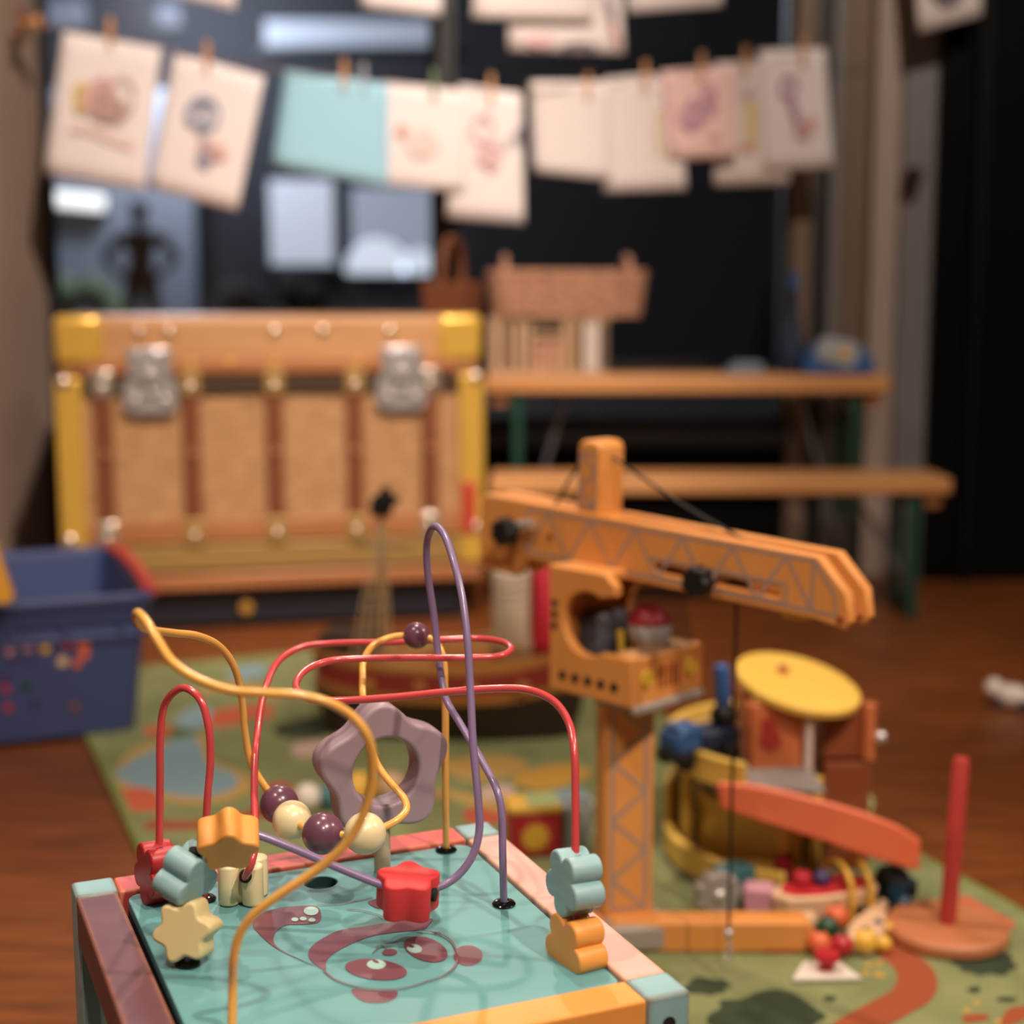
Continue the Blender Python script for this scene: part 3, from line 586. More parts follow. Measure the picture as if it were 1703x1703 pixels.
def printed(name, pts, m, smooth=True):
    zl[0] += 1; z = 0.00728 + 0.000012 * zl[0]
    P = [loc(pm, onz(u, v, z)) for u, v in pts]
    P = [Vector((max(-ML / 2 + .012, min(ML / 2 - .012, p.x)), max(-MD / 2 + .012, min(MD / 2 - .012, p.y)), z)) for p in P]
    if smooth: P = smoothpath(P, 5, True)
    return obj(name, poly3(B(), P), M[m], pm)
def pstroke(name, pts, wd, m):
    zl[0] += 1; z = 0.00728 + 0.000012 * zl[0]
    return obj(name, ribbon(B(), [loc(pm, onz(u, v, z)) for u, v in pts], wd, (0, 0, 1), 7), M[m], pm)
pond = [(190, 1290), (232, 1256), (272, 1240), (302, 1212), (332, 1235), (345, 1268), (388, 1286), (395, 1306), (362, 1322), (318, 1326), (268, 1318), (215, 1305)]
cxp = sum(p[0] for p in pond) / len(pond); cyp = sum(p[1] for p in pond) / len(pond)
printed('pond_rim', [(cxp + (u - cxp) * 1.22, cyp + (v - cyp) * 1.25) for u, v in pond], 'print_tan'); printed('pond_print', pond, 'print_blue')
printed('roof_print', [(186, 1335), (200, 1314), (240, 1310), (266, 1325), (266, 1347), (205, 1350)], 'print_red')
printed('roof_print', [(340, 1205), (362, 1182), (398, 1176), (410, 1198), (372, 1208)], 'print_red')
printed('roof_print', [(412, 1172), (450, 1174), (445, 1195), (408, 1190)], 'print_red')
printed('house_print', [(490, 1238), (545, 1232), (552, 1252), (496, 1258)], 'print_pink')
printed('grass_patch', [(460, 1205), (530, 1192), (580, 1208), (520, 1228), (465, 1225)], 'print_dark')
printed('grass_patch', [(250, 1215), (320, 1205), (330, 1222), (260, 1230)], 'print_mid')
printed('stream_print', [(290, 1200), (335, 1172), (352, 1180), (325, 1215)], 'print_blue')
printed('stream_print', [(380, 1115), (430, 1105), (440, 1122), (395, 1130)], 'print_blue')
printed('roof_print', [(240, 1212), (275, 1206), (285, 1218), (250, 1224)], 'print_red')
printed('field_print', [(730, 1270), (830, 1255), (880, 1275), (790, 1300)], 'print_tan')
printed('field_print', [(850, 1295), (940, 1270), (985, 1285), (900, 1315)], 'print_yellow')
printed('stream_print', [(880, 1330), (960, 1310), (985, 1340), (930, 1390)], 'print_blue')
printed('house_print', [(800, 1310), (850, 1305), (850, 1325), (805, 1330)], 'print_pink')
printed('roof_print', [(770, 1350), (830, 1335), (840, 1365), (790, 1372)], 'print_red')
pstroke('path_print', [(240, 1372), (320, 1372), (400, 1362), (480, 1330), (560, 1310)], .035, 'print_path')
pstroke('path_print', [(330, 1150), (390, 1140), (460, 1160)], .03, 'print_tan')
pstroke('path_print', [(640, 1330), (740, 1320), (840, 1345), (960, 1330)], .03, 'print_tan')
pstroke('path_print', [(1438, 1560), (1482, 1582), (1520, 1612), (1520, 1650), (1470, 1682), (1415, 1715), (1390, 1760)], .040, 'print_path')
def tree_print(u, v, ru, rv, seed, m='print_dark'):
    g = random.Random(seed); printed('tree_print', [(u + ru * math.cos(k * math.pi / 9) * g.uniform(.75, 1.1), v + rv * math.sin(k * math.pi / 9) * g.uniform(.75, 1.1)) for k in range(18)], m)
for k, a in enumerate([(1275, 1690, 95, 42), (1640, 1600, 55, 26), (1175, 1640, 40, 16), (1620, 1646, 12, 6), (1675, 1662, 18, 5), (1523, 1672, 12, 6), (1380, 1660, 12, 5)]): tree_print(*a, seed=k)
for u, v in ((1446, 1604), (1462, 1602), (1458, 1620), (1608, 1680), (1624, 1668), (1660, 1698), (1440, 1618), (1466, 1622)): printed('flower_print', [(u - 6, v), (u, v - 4), (u + 6, v), (u, v + 4)], 'print_yellow')
printed('roof_print', [(1340, 1625), (1362, 1621), (1366, 1626), (1345, 1630)], 'print_path')
printed('red_field', [(1600, 1488), (1640, 1508), (1690, 1540), (1640, 1540), (1605, 1520)], 'print_red')
printed('roof_print', [(1600, 1690), (1640, 1686), (1645, 1694), (1605, 1700)], 'print_path')
printed('roof_print', [(1683, 1675), (1720, 1675), (1720, 1715), (1680, 1715)], 'print_path')

# ------------------------------------------------------------------ blue crate
cr = thing('storage_crate', 'blue plastic storage crate with colourful print and red rim handle', 'crate', (-0.821, 2.487, 0.0095), MA)
cw, cd, ch = 0.34, 0.47, 0.222
def ringpts(x, y, z, r=.025): return [Vector((a, b, z)) for a, b in rrect(-x, -y, x, y, r, 4)]
bm = B(); rings = []
for (x, y, z) in ((cw / 2 - .022, cd / 2 - .022, .0), (cw / 2, cd / 2, ch), (cw / 2 - .006, cd / 2 - .006, ch), (cw / 2 - .028, cd / 2 - .028, .008)):
    rings.append([bm.verts.new(p) for p in ringpts(x, y, z)])
for a, b in zip(rings, rings[1:]):
    for k in range(len(a)): bm.faces.new((a[k], a[(k + 1) % len(a)], b[(k + 1) % len(b)], b[k]))
bm.faces.new(rings[0]); bm.faces.new(rings[-1])
obj('shell', bm, M['crate_blue'], cr)
obj('rim', tube(B(), ringpts(cw / 2 + .002, cd / 2 + .002, ch - .004), .010, 8, 2, raw=True, closed=True), M['crate_blue'], cr)
for z, s in ((.196, -.002), (.160, -.0045)):
    obj('rib', tube(B(), ringpts(cw / 2 + s, cd / 2 + s, z), .006, 8, raw=True, closed=True), M['crate_blue'], cr)
for k in range(4): obj('upright_rib', box(B(), (-cw / 2 + .04 + .085 * k, -cd / 2 + .001, .178), (.006, .008, .032)), M['crate_blue'], cr, .002)
hd_ = tube(B(), [(cw / 2 + .003, -cd / 2 + .01, ch + .004), (cw / 2 + .006, -cd * .2, ch + .012), (cw / 2 + .006, cd * .2, ch + .012), (cw / 2 + .003, cd / 2 - .01, ch + .004)], .012, 10)
obj('handle', hd_, M['crate_red'], cr, label='red handle bar')
def on_crate(u, v):      # front face of the crate
    n = -m2; p0 = MW(cr) @ Vector((0, -cd / 2 + .009, ch * .5)); r = ray(u, v); c0 = Vector((0, 0, CAMZ)); t = (p0 - c0).dot(n) / r.dot(n); q = loc(cr, c0 + r * t); q.y = -cd / 2 + .022 * (1 - q.z / ch) - .0015; return q
for i, (u, v, r_, m) in enumerate(((16, 1082, 9, 'toy_pink'), (46, 1074, 11, 'toy_pink'), (75, 1077, 10, 'toy_yellow'), (112, 1072, 9, 'toy_red'), (138, 1072, 12, 'toy_orange'), (140, 1088, 10, 'toy_orange'), (104, 1100, 10, 'toy_cream'), (128, 1103, 9, 'toy_orange'), (20, 1098, 9, 'toy_violet'), (10, 1128, 11, 'toy_violet'), (44, 1142, 10, 'toy_green'), (10, 1146, 8, 'toy_red'), (125, 1177, 9, 'trunk_slat'), (60, 1172, 10, 'toy_violet'), (14, 1178, 8, 'toy_red'))):
    obj('sticker', poly3(B(), [on_crate(u + x, v + y) for x, y in wavy(5, r_, .15, 20, i)]), M[m], cr)
yp = thing('toy_plank', 'yellow tapered plank leaning over the crate at the frame edge', 'toy', on_crate(0, 1000) + Vector((0, 0, 0)))
pA_ = MW(cr) @ Vector((-0.06, -cd / 2 + .10, 0.05)); yp.location = at(-6, 960, 2.20)
obj('plank', prism(B(), [(-.05, -.04), (.018, -.04), (.022, -.028), (-.012, .12), (-.05, .12)], -.01, .01, Matrix.Rotation(R(90), 4, 'X') @ Matrix.Rotation(R(4), 4, 'Z')), M['yellow_plank'], yp, .003)
obj('peg', cyl(B(), (-.03, 0, .03), (-.03, .05, .03), .006), M['base_wood'], yp)

# ------------------------------------------------------------------ pirate ship
sh = thing('toy_ship', 'dark wooden toy sailing ship with red band, masts and nets', 'toy ship', (-0.095, 2.335, MZ), R(-6))
def hull(z0, z1, s0, s1, sheer):
    bm = B(); A = []; n = 14
    for i in range(n + 1):
        t = -1 + 2 * i / n; be = 0.082 * (1 - max(t, 0) ** 2.2 * .93 - max(-t, 0) ** 4 * .35)
        def st(z, s, k): return [bm.verts.new((t * .215 * (.9 + .1 * k), sy * be * s, z + sheer * k * (t * t))) for sy in (-1, 1)]
        A.append(st(z0, s0, .6 if z0 else 0) + st(z1, s1, 1)[::-1])
    for a, b in zip(A, A[1:]):
        for k in range(4): bm.faces.new((a[k], a[(k + 1) % 4], b[(k + 1) % 4], b[k]))
    bm.faces.new(A[0]); bm.faces.new(list(reversed(A[-1]))); return bm
obj('hull', hull(0, .065, .62, .95, .02), M['ship_dark'], sh)
obj('wale', hull(.0655, .078, .97, 1.0, .018), M['ship_gold'], sh)
obj('bulwark', hull(.0785, .112, .97, .97, .022), M['ship_red'], sh)
obj('rail', hull(.1125, .120, 1.0, 1.0, .022), M['ship_gold'], sh)
obj('stern_castle', box(B(), (-.165, 0, .143), (.085, .10, .04)), M['ship_dark'], sh, .004)
obj('cabin', box(B(), (.02, 0, .135), (.09, .08, .03)), M['ship_gold'], sh, .004)
obj('bowsprit', cyl(B(), (.19, 0, .14), (.29, 0, .17), .006, .004, 10), M['ship_mast'], sh)
for k, x in enumerate((-.12, -.04, .04, .12)): obj('gun_port', box(B(), (x, -.078 + .003 * k, .094), (.018, .012, .016)), M['ship_gold'], sh, .002)
topz = 0.385
ms = obj('mast', cyl(B(), (-.112, 0, .10), (-.112, 0, topz - .03), .007, .005, 12), M['ship_mast'], sh)
obj('flag', prism(B(), wavy(4, .023, .2, 24), -.004, .004, Matrix.Translation((-.105, 0, topz - .012)) @ Matrix.Rotation(R(90), 4, 'X')), M['black'], ms)
obj('crow_nest', lathe(B(), [(.008, 0), (.016, .002), (.020, .018), (.018, .018), (.014, .004)], (-.112, 0, topz - .038), 16), M['black'], ms)
def ladder(x0, x1, z0, z1, xt):
    bm = B()
    for k in range(5):
        f = k / 4; tube(bm, [(x0 + (x1 - x0) * f, -.07, z0), (xt + (f - .5) * .012, -.004, z1)], .0016, 5, raw=True)
    for k in range(1, 10):
        f = k / 10; a = Vector((x0, -.07, z0)).lerp((xt - .006, -.004, z1), f); b = Vector((x1, -.07, z0)).lerp((xt + .006, -.004, z1), f); tube(bm, [a, b], .0014, 5, raw=True)
    return bm
obj('rope_ladder', ladder(-.150, -.085, .12, topz - .05, -.112), M['net'], sh)
obj('yard', cyl(B(), (-.155, 0, .30), (-.065, 0, .30), .004, seg=8), M['ship_mast'], ms)
m2_ = obj('mast', cyl(B(), (.135, 0, .10), (.135, 0, .335), .007, .005, 12), M['ship_mast'], sh)
def sail(x0, x1, z0, z1, belly, dy=0):
    bm = B(); n = 8; g = [[bm.verts.new((x0 + (x1 - x0) * i / n, dy - belly * math.sin(math.pi * j / n) * math.sin(math.pi * i / n), z0 + (z1 - z0) * j / n)) for j in range(n + 1)] for i in range(n + 1)]
    for i in range(n):
        for j in range(n): bm.faces.new((g[i][j], g[i + 1][j], g[i + 1][j + 1], g[i][j + 1]))
    return bm
s1 = obj('sail', sail(.065, .125, .135, .27, .02, -.012), M['sail_white'], sh); s1.modifiers.new('t', 'SOLIDIFY').thickness = .001
bm = B()
for k in range(7): tube(bm, [(.067 + .0095 * k, -.012 - .021 * math.sin(math.pi * k / 6), .137), (.067 + .0095 * k, -.014 - .021 * math.sin(math.pi * k / 6), .268)], .001, 4, raw=True)
for k in range(9): tube(bm, [(.066, -.014, .14 + .015 * k), (.095, -.034, .14 + .015 * k), (.124, -.014, .14 + .015 * k)], .001, 4, 4)
obj('sail_net', bm, M['net'], sh)
s2 = obj('sail', sail(.128, .170, .135, .275, .02, -.012), M['sail_red'], sh, label='red sail'); s2.modifiers.new('t', 'SOLIDIFY').thickness = .001
obj('yard', cyl(B(), (.06, -.01, .278), (.175, -.01, .278), .004, seg=8), M['ship_mast'], m2_)

# ------------------------------------------------------------------ toy garage
gx, gy, GR = 0.355, 1.80, 0.165
ga = thing('toy_garage', 'wooden toy car park with yellow rims, top disc and coral ramp', 'toy garage', (gx, gy, MZ + .0015))
def arcwall(r, th, z0, z1, a0, a1, n=28):
    bm = B(); A = []
    for k in range(n + 1):
        t = R(a0 + (a1 - a0) * k / n); c, s = math.cos(t), math.sin(t)
        A.append([bm.verts.new((rr * c, rr * s, z)) for rr, z in ((r, z0), (r, z1), (r - th, z1), (r - th, z0))])
    for a, b in zip(A, A[1:]):
        for k in range(4): bm.faces.new((a[k], a[(k + 1) % 4], b[(k + 1) % 4], b[k]))
    bm.faces.new(A[0]); bm.faces.new(list(reversed(A[-1]))); return bm
DZ = 0.137
obj('base_plate', prism(B(), [c for c in circ(0, 0, GR, 40) if c[0] < -.03], 0, .008), M['garage_gray'], ga, .002)
obj('inner_wall', arcwall(.125, .010, .008, .090, 172, 262), M['garage_yellow'], ga, .002)
obj('base_rim', arcwall(GR, .012, .004, .036, 175, 255), M['garage_yellow'], ga, .002)
obj('back_wall', arcwall(GR, .010, .008, .088, 95, 176), M['garage_yellow'], ga, .002)
obj('deck', prism(B(), [c for c in circ(0, 0, GR - .004, 40) if c[0] < .012], DZ - .006, DZ), M['garage_gray'], ga, .002)
obj('deck_rim', arcwall(GR, .011, DZ - .012, DZ + .022, 170, 237), M['garage_yellow'], ga, .002)
obj('deck_rim', arcwall(GR, .011, DZ - .004, DZ + .020, 100, 168), M['garage_yellow'], ga, .002)
obj('lower_shelf', prism(B(), circ(-.02, .03, .12, 30, a0=0, a1=360), .060, .066), M['pale_green'], ga, .002)
obj('deck_post', cyl(B(), (-.14, -.02, .008), (-.14, -.02, DZ - .006), .008), M['garage_yellow'], ga)
obj('deck_post', cyl(B(), (.0, -.10, .0), (.0, -.10, DZ - .006), .010), M['garage_yellow'], ga)
pl_ = obj('pillar', box(B(), (-.042, -.075, DZ + .036), (.064, .012, .084), Matrix.Rotation(R(8), 3, 'Z')), M['garage_orange'], ga, .002)
obj('pillar', box(B(), (-.072, -.03, DZ + .038), (.012, .08, .078)), M['garage_orange'], ga, .002)
for dx, dz, r_ in ((-.006, .052, .010), (-.004, .034, .013)): obj('number_print', prism(B(), circ(0, 0, r_, 20), -.001, .001, Matrix.Translation((-.046 + dx, -.0825 + .14 * dx, DZ + dz)) @ Matrix.Rotation(R(8), 4, 'Z') @ Matrix.Rotation(R(90), 4, 'X')), M['garage_red'], pl_)
obj('pillar', box(B(), (.045, -.02, DZ + .036), (.050, .05, .072)), M['garage_brown'], ga, .002)
obj('pillar', cyl(B(), (.075, -.045, DZ), (.075, -.045, DZ + .068), .008, seg=12), M['garage_orange'], ga)
obj('lift_shaft', box(B(), (.05, -.02, DZ / 2 - .002), (.056, .06, DZ - .004)), M['garage_brown'], ga, .002)
obj('lift_shaft', box(B(), (-.045, -.04, DZ / 2), (.07, .05, DZ - .012)), M['garage_brown'], ga, .002)
obj('gate_post', cyl(B(), (-.006, -.088, DZ), (-.006, -.088, DZ + .06), .005, seg=10), M['white_paint'], ga)
obj('gate_knob', sph(B(), (.088, -.05, DZ + .028), .008, seg=12), M['steel'], ga)
tz = DZ + .088; Rt = frame(Vector((.20, -.20, 1.0)))
tp = obj('top_disc', prism(B(), circ(0, 0, .077, 44), -.005, .005, Matrix.Translation((-.010, -.03, tz)) @ Rt.to_4x4()), M['garage_yellow'], ga, .002, label='round yellow top disc')
obj('knob', lathe(B(), [(0, .022), (.006, .020), (.008, .012), (.005, .005)], M=Matrix.Translation((-.028, -.012, tz)) @ Rt.to_4x4(), seg=16), M['base_wood'], tp)
# coral ramp from the deck down to the right
pt = [(1192, 1303, 1.632), (1250, 1306, 1.62), (1310, 1318, 1.61), (1380, 1336, 1.60), (1440, 1354, 1.60), (1492, 1374, 1.60), (1532, 1398, 1.605)]
pb = [(1198, 1345, 0), (1250, 1362, 0), (1310, 1381, 0), (1380, 1403, 0), (1440, 1424, 0), (1492, 1440, 0), (1530, 1450, 0)]
def rampwall(dy, th):
    bm = B(); A = []
    for (u, v, Y), (u2, v2, _) in zip(pt, pb):
        a = at(u, v, Y); b = at(u2, v2, Y); off = Vector((.02 * (dy > 0.01), dy, 0))
        A.append([bm.verts.new(loc(ga, p + off + Vector((0, q, 0)))) for p, q in ((b, 0), (a, 0), (a, th), (b, th))])
    for a, b in zip(A, A[1:]):
        for k in range(4): bm.faces.new((a[k], a[(k + 1) % 4], b[(k + 1) % 4], b[k]))
    bm.faces.new(A[0]); bm.faces.new(list(reversed(A[-1]))); return bm
rp = obj('ramp_side', rampwall(0, .010), M['coral'], ga, .003)
bm = B(); A = []
for (u, v, Y), (u2, v2, _) in zip(pt, pb):
    b = at(u2, v2, Y); c_ = at(u, v, Y).lerp(b, .8)
    A.append([bm.verts.new(loc(ga, p)) for p in (c_ + Vector((0, .010, 0)), c_ + Vector((.02, .076, 0)), b + Vector((.02, .076, .0)), b + Vector((0, .010, 0)))])
for a, b in zip(A, A[1:]):
    for k in range(4): bm.faces.new((a[k], a[(k + 1) % 4], b[(k + 1) % 4], b[k]))
bm.faces.new(A[0]); bm.faces.new(list(reversed(A[-1])))
obj('ramp_floor', bm, M['ship_red'], ga)
obj('ramp_foot', box(B(), loc(ga, at(1490, 1440, 1.64)) - Vector((0, 0, .035)), (.02, .03, .062)), M['toy_dkblue'], ga, .002)
# blue toy truck with an upright arm on the deck
gp = at(1150, 1262, 1.70)
bl = thing('toy_truck', 'dark blue toy tow truck with upright arm on the garage deck', 'toy truck', (gp.x + .012, 1.735, MZ + DZ + .0022), R(32)); bl.scale = (1.3, 1.3, 1.3)
obj('chassis', box(B(), (0, 0, .012), (.078, .026, .008)), M['black'], bl, .002)
obj('cab', prism(B(), [(-.036, .016), (-.006, .016), (-.006, .040), (-.026, .040), (-.036, .030)], -.014, .014, Matrix.Rotation(R(90), 4, 'X')), M['toy_blue'], bl, .003)
obj('bed', box(B(), (.018, 0, .024), (.044, .028, .016)), M['toy_navy'], bl, .003)
obj('windscreen', box(B(), (-.0315, 0, .033), (.002, .022, .010), Matrix.Rotation(R(40), 3, 'Y')), M['black_gloss'], bl)
for x in (-.026, .026):
    for y in (-.015, .015): obj('wheel', cyl(B(), (x, y - .004, .0092), (x, y + .004, .0092), .009, seg=18), M['black'], bl, .001)
obj('arm', box(B(), (.028, 0, .058), (.011, .012, .062), Matrix.Rotation(R(-4), 3, 'Y')), M['toy_blue'], bl, .002)
obj('arm_joint', sph(B(), (.03, 0, .040), .013, seg=14), M['black'], bl)

# ------------------------------------------------------------------ peg stand
ps = thing('peg_stand', 'red wooden rod on a round wooden base at the right', 'toy', onz(1574, 1556, MZ))
obj('base', lathe(B(), [(0, 0), (.062, 0), (.0655, .003), (.0655, .012), (.062, .0155), (0, .0155)], seg=48), M['base_wood'], ps)
obj('rod', lathe(B(), [(0, .014), (.0092, .014), (.0092, .196), (.0075, .200), (0, .200)], M=Matrix.Rotation(R(2.6), 4, 'Y') @ Matrix.Rotation(R(-1), 4, 'X'), seg=24), M['rod_red'], ps)

# ------------------------------------------------------------------ small toys
ct = thing('toy_caterpillar', 'row of coloured wooden balls lying on the mat behind the lavender ring', 'toy', onz(548, 1345, MZ), R(15))
for k, (x, m, r_) in enumerate(((-.068, 'toy_red', .021), (-.03, 'toy_white', .019), (.004, 'toy_teal', .019), (.042, 'toy_yellow', .024), (.086, 'toy_cream', .022))): obj('ball', sph(B(), (x, 0, r_), r_, seg=18), M[m], ct)
dr = thing('toy_box', 'red box with a yellow sunburst print and yellow lid behind the cube', 'toy box', onz(886, 1428, MZ) + Vector((0, .03, 0)), R(8))
obj('body', box(B(), (0, 0, .028), (.064, .05, .056)), M['toy_red'], dr, .003)
obj('lid', box(B(), (0, 0, .0605), (.068, .054, .009)), M['toy_yellow'], dr, .002)
obj('sun_print', prism(B(), wavy(9, .019, .12, 60), -.0006, .0006, Matrix.Translation((0, -.0255, .026)) @ Matrix.Rotation(R(90), 4, 'X')), M['toy_yellow'], dr)
obj('green_strip', box(B(), (.012, 0, .0655), (.04, .05, .002)), M['pale_green'], dr)
tb = thing('toy_cup', 'pale grey teal cup standing between the red box and the crane', 'cup', onz(960, 1440, MZ) + Vector((0, .06, 0)))
obj('body', lathe(B(), [(0, 0), (.018, 0), (.024, .06), (.021, .06), (.016, .004), (0, .004)]), M['toy_pale'], tb)
obj('handle', tube(B(), [(.022, 0, .05), (.036, 0, .045), (.034, 0, .02), (.020, 0, .015)], .003, 8), M['toy_pale'], tb)

def sit(u, v, dy=0.0): return onz(u, v, MZ) + Vector((0, dy, 0))
bo_ = thing('toy_boat', 'cream wooden toy boat with two yellow hoops under the coral ramp', 'toy boat', sit(1368, 1528, .0), R(20))
def bhull(z0, z1, k0, k1):
    bm = B(); o = [(-.055, -.018), (-.02, -.027), (.035, -.027), (.06, -.018), (.066, 0), (.06, .018), (.035, .027), (-.02, .027), (-.055, .018), (-.066, 0)]
    a = [bm.verts.new((x * k0, y * k0, z0)) for x, y in o]; b = [bm.verts.new((x * k1, y * k1, z1)) for x, y in o]
    bm.faces.new(list(reversed(a))); bm.faces.new(b)
    for i in range(len(o)): bm.faces.new((a[i], a[(i + 1) % 10], b[(i + 1) % 10], b[i]))
    return bm
obj('hull', bhull(0, .038, .90, 1), M['toy_cream'], bo_, .003); obj('deck', bhull(.0385, .041, .80, .80), M['doll_red'], bo_)
for x in (.018, .042): obj('hoop', tube(B(), [(x, -.029, .004), (x, -.031, .03), (x, -.022, .055), (x, 0, .064), (x, .022, .055), (x, .031, .03), (x, .029, .004)], .0034, 8), M['toy_yellow'], bo_)
obj('funnel', cyl(B(), (-.028, 0, .041), (-.028, 0, .058), .010), M['toy_red'], bo_, .002); obj('crew', sph(B(), (-.004, -.002, .049), .010, seg=14), M['toy_violet'], bo_); obj('porthole', cyl(B(), (.03, -.0285, .016), (.03, -.024, .016), .006, seg=14), M['black'], bo_)
gr = thing('toy_cog', 'grey cog wheel toy standing behind the crane foot', 'toy', sit(1196, 1536, .02), R(10))
obj('cog', prism(B(), wavy(9, .027, .07, 90), -.009, .009, Matrix.Translation((0, 0, .0275)) @ Matrix.Rotation(R(90), 4, 'X')), M['toy_grey'], gr, .002); obj('hub', sph(B(), (0, -.009, .0275), .008, (1, .8, 1), 14), M['steel'], gr)
tl = thing('toy_block', 'teal grey block behind the cog wheel', 'block', sit(1228, 1520, .04), R(25))
obj('block', box(B(), (0, 0, .021), (.042, .03, .042)), M['toy_teal'], tl, .003); obj('stripe', box(B(), (0, -.0152, .021), (.042, .001, .01)), M['toy_grey'], tl)
pk = thing('toy_block', 'pink block with a dark plum edge between cog and boat', 'block', sit(1266, 1540, .02), R(-12))
obj('block', box(B(), (0, 0, .020), (.032, .028, .040)), M['toy_pink'], pk, .003); obj('side_panel', box(B(), (.0185, 0, .019), (.006, .028, .036)), M['bead_purple'], pk, .001)
yc = thing('toy_figure', 'small yellow peg figure in front of the garage posts', 'toy', sit(1322, 1530, .075))
obj('body', lathe(B(), [(0, 0), (.011, 0), (.012, .03), (.008, .052), (0, .054)], seg=18), M['toy_red'], yc); obj('top', lathe(B(), [(0, .052), (.010, .053), (.012, .066), (.010, .083), (0, .085)], seg=18), M['toy_yellow'], yc); obj('cap', lathe(B(), [(0, .084), (.008, .084), (.006, .095), (0, .097)], seg=14), M['toy_dkblue'], yc)
kb = thing('toy_car', 'dark teal toy car under the end of the coral ramp', 'toy car', sit(1490, 1494, .01), R(30))
obj('body', prism(B(), [(-.026, .006), (.026, .006), (.026, .018), (.014, .022), (.008, .034), (-.014, .034), (-.022, .020), (-.026, .018)], -.014, .014, Matrix.Rotation(R(90), 4, 'X')), M['toy_dkblue'], kb, .003)
for x in (-.015, .015):
    for y in (-.014, .014): obj('wheel', cyl(B(), (x, y - .003, .0068), (x, y + .003, .0068), .0066, seg=14), M['black'], kb)
cc = thing('toy_crocodile', 'cream wooden animal toy with a pointed snout and dot eye', 'toy', sit(1447, 1559, .0), R(64))
obj('body', prism(B(), [(-.055, -.012), (-.03, -.019), (.0, -.017), (.03, -.010), (.062, -.006), (.064, .004), (.03, .010), (0, .017), (-.03, .019), (-.055, .012)], .002, .022), M['toy_cream'], cc, .005, seg=3)
obj('eye', sph(B(), (-.008, -.010, .022), .0045, seg=10), M['toy_violet'], cc); obj('eye', sph(B(), (-.034, -.004, .022), .0045, seg=10), M['toy_teal'], cc); obj('foot', sph(B(), (-.03, -.021, .009), .009, seg=12), M['toy_yellow'], cc); obj('foot', sph(B(), (.012, -.018, .008), .008, seg=12), M['toy_yellow'], cc)
balls = [(1376, 1562, .013, 'toy_green', 'dark green wooden bead beside the crane foot end'), (1400, 1590, .012, 'toy_red', 'crimson wooden bead nearest the puzzle piece'), (1362, 1588, .013, 'toy_orange', 'orange red wooden bead touching the crane foot end'), (1437, 1586, .014, 'toy_yellow', 'yellow wooden bead below the cream animal toy'), (1390, 1545, .014, 'toy_orange', 'coral wooden bead in front of the toy boat'), (1458, 1488, .011, 'toy_red', 'small red bead beside the dark teal toy car'), (1340, 1548, .012, 'toy_cream', 'pale wooden bead behind the crane foot'), (1500, 1520, .012, 'toy_dkblue', 'dark blue bead between the animal toy and the peg stand')]
for u, v, r_, m, lb in balls:
    p = sit(u, v); t = thing('wooden_bead', lb, 'bead', p, 0, 'loose wooden beads on the mat')
    obj('ball', lathe(B(), [(.003, 0), (r_ * .6, r_ * .16), (r_ * .95, r_ * .65), (r_, r_), (r_ * .95, r_ * 1.35), (r_ * .6, r_ * 1.84), (.003, r_ * 2)], seg=20), M[m], t); obj('bore', cyl(B(), (0, 0, 2 * r_ - .002), (0, 0, 2 * r_ + .0003), .0032, seg=10), M['hole'], t)
pz = thing('puzzle_piece', 'pale flat puzzle piece with a red knob on the mat', 'puzzle', sit(1366, 1622), R(4))
obj('board', prism(B(), [(-.035, -.016), (.037, -.018), (.024, .020), (-.014, .022)], 0, .006), M['toy_white'], pz, .002); obj('knob', lathe(B(), [(0, .005), (.008, .006), (.007, .012), (.014, .018), (.012, .024), (0, .025)], (.006, .002, 0), 18), M['toy_red'], pz)
fl = thing('toy_animal', 'small white and dark toy lying on the wood floor at the right edge', 'toy', onz(1683, 1178, 0), R(-30))
obj('body', sph(B(), (0, 0, .022), .022, (1.5, .8, .9), 16), M['toy_white'], fl); obj('head', sph(B(), (-.03, -.005, .034), .016, seg=14), M['toy_white'], fl)
for x in (-.02, .02):
    for y in (-.012, .012): obj('leg', cyl(B(), (x, y, 0), (x, y, .02), .006, seg=8), M['toy_navy'], fl)

# ------------------------------------------------------------------ toy crane
kx, ky = 0.121, 1.561
ck = thing('toy_crane', 'orange wooden toy tower crane with lattice print and black knobs', 'toy crane', (kx, ky, MZ), 0)
KZ = -MZ
RB = Matrix.Rotation(R(-45), 4, 'Z')          # boom frame: x along the boom, y across it
RM = Matrix.Rotation(R(9), 4, 'Z')
ft = obj('foot_bar', plate([rrect(-.02, .0, .20, .034, .012)], .032, .003, Matrix.Translation((0, -.03, .0)) @ Matrix.Rotation(R(90), 4, 'X')), M['crane_orange'], ck)
obj('foot_bar', plate([rrect(-.17, .0, .0, .034, .012)], .032, .003, Matrix.Translation((-.022, -.03, 0)) @ Matrix.Rotation(R(90), 4, 'X')), M['crane_orange'], ck)
obj('foot_pad', box(B(), (.165, -.03, .0022), (.035, .034, .004)), M['crane_slot'], ck)
ms = obj('mast', box(B(), (0, 0, .148), (.055, .046, .262)), M['crane_orange'], ck, .005, seg=3, M=None)
ms.data.transform(RM)
bk = obj('mast_bracket', box(B(), (.004, -.012, .016), (.068, .080, .030)), M['crane_gray'], ck, .006, seg=3); bk.data.transform(RM)
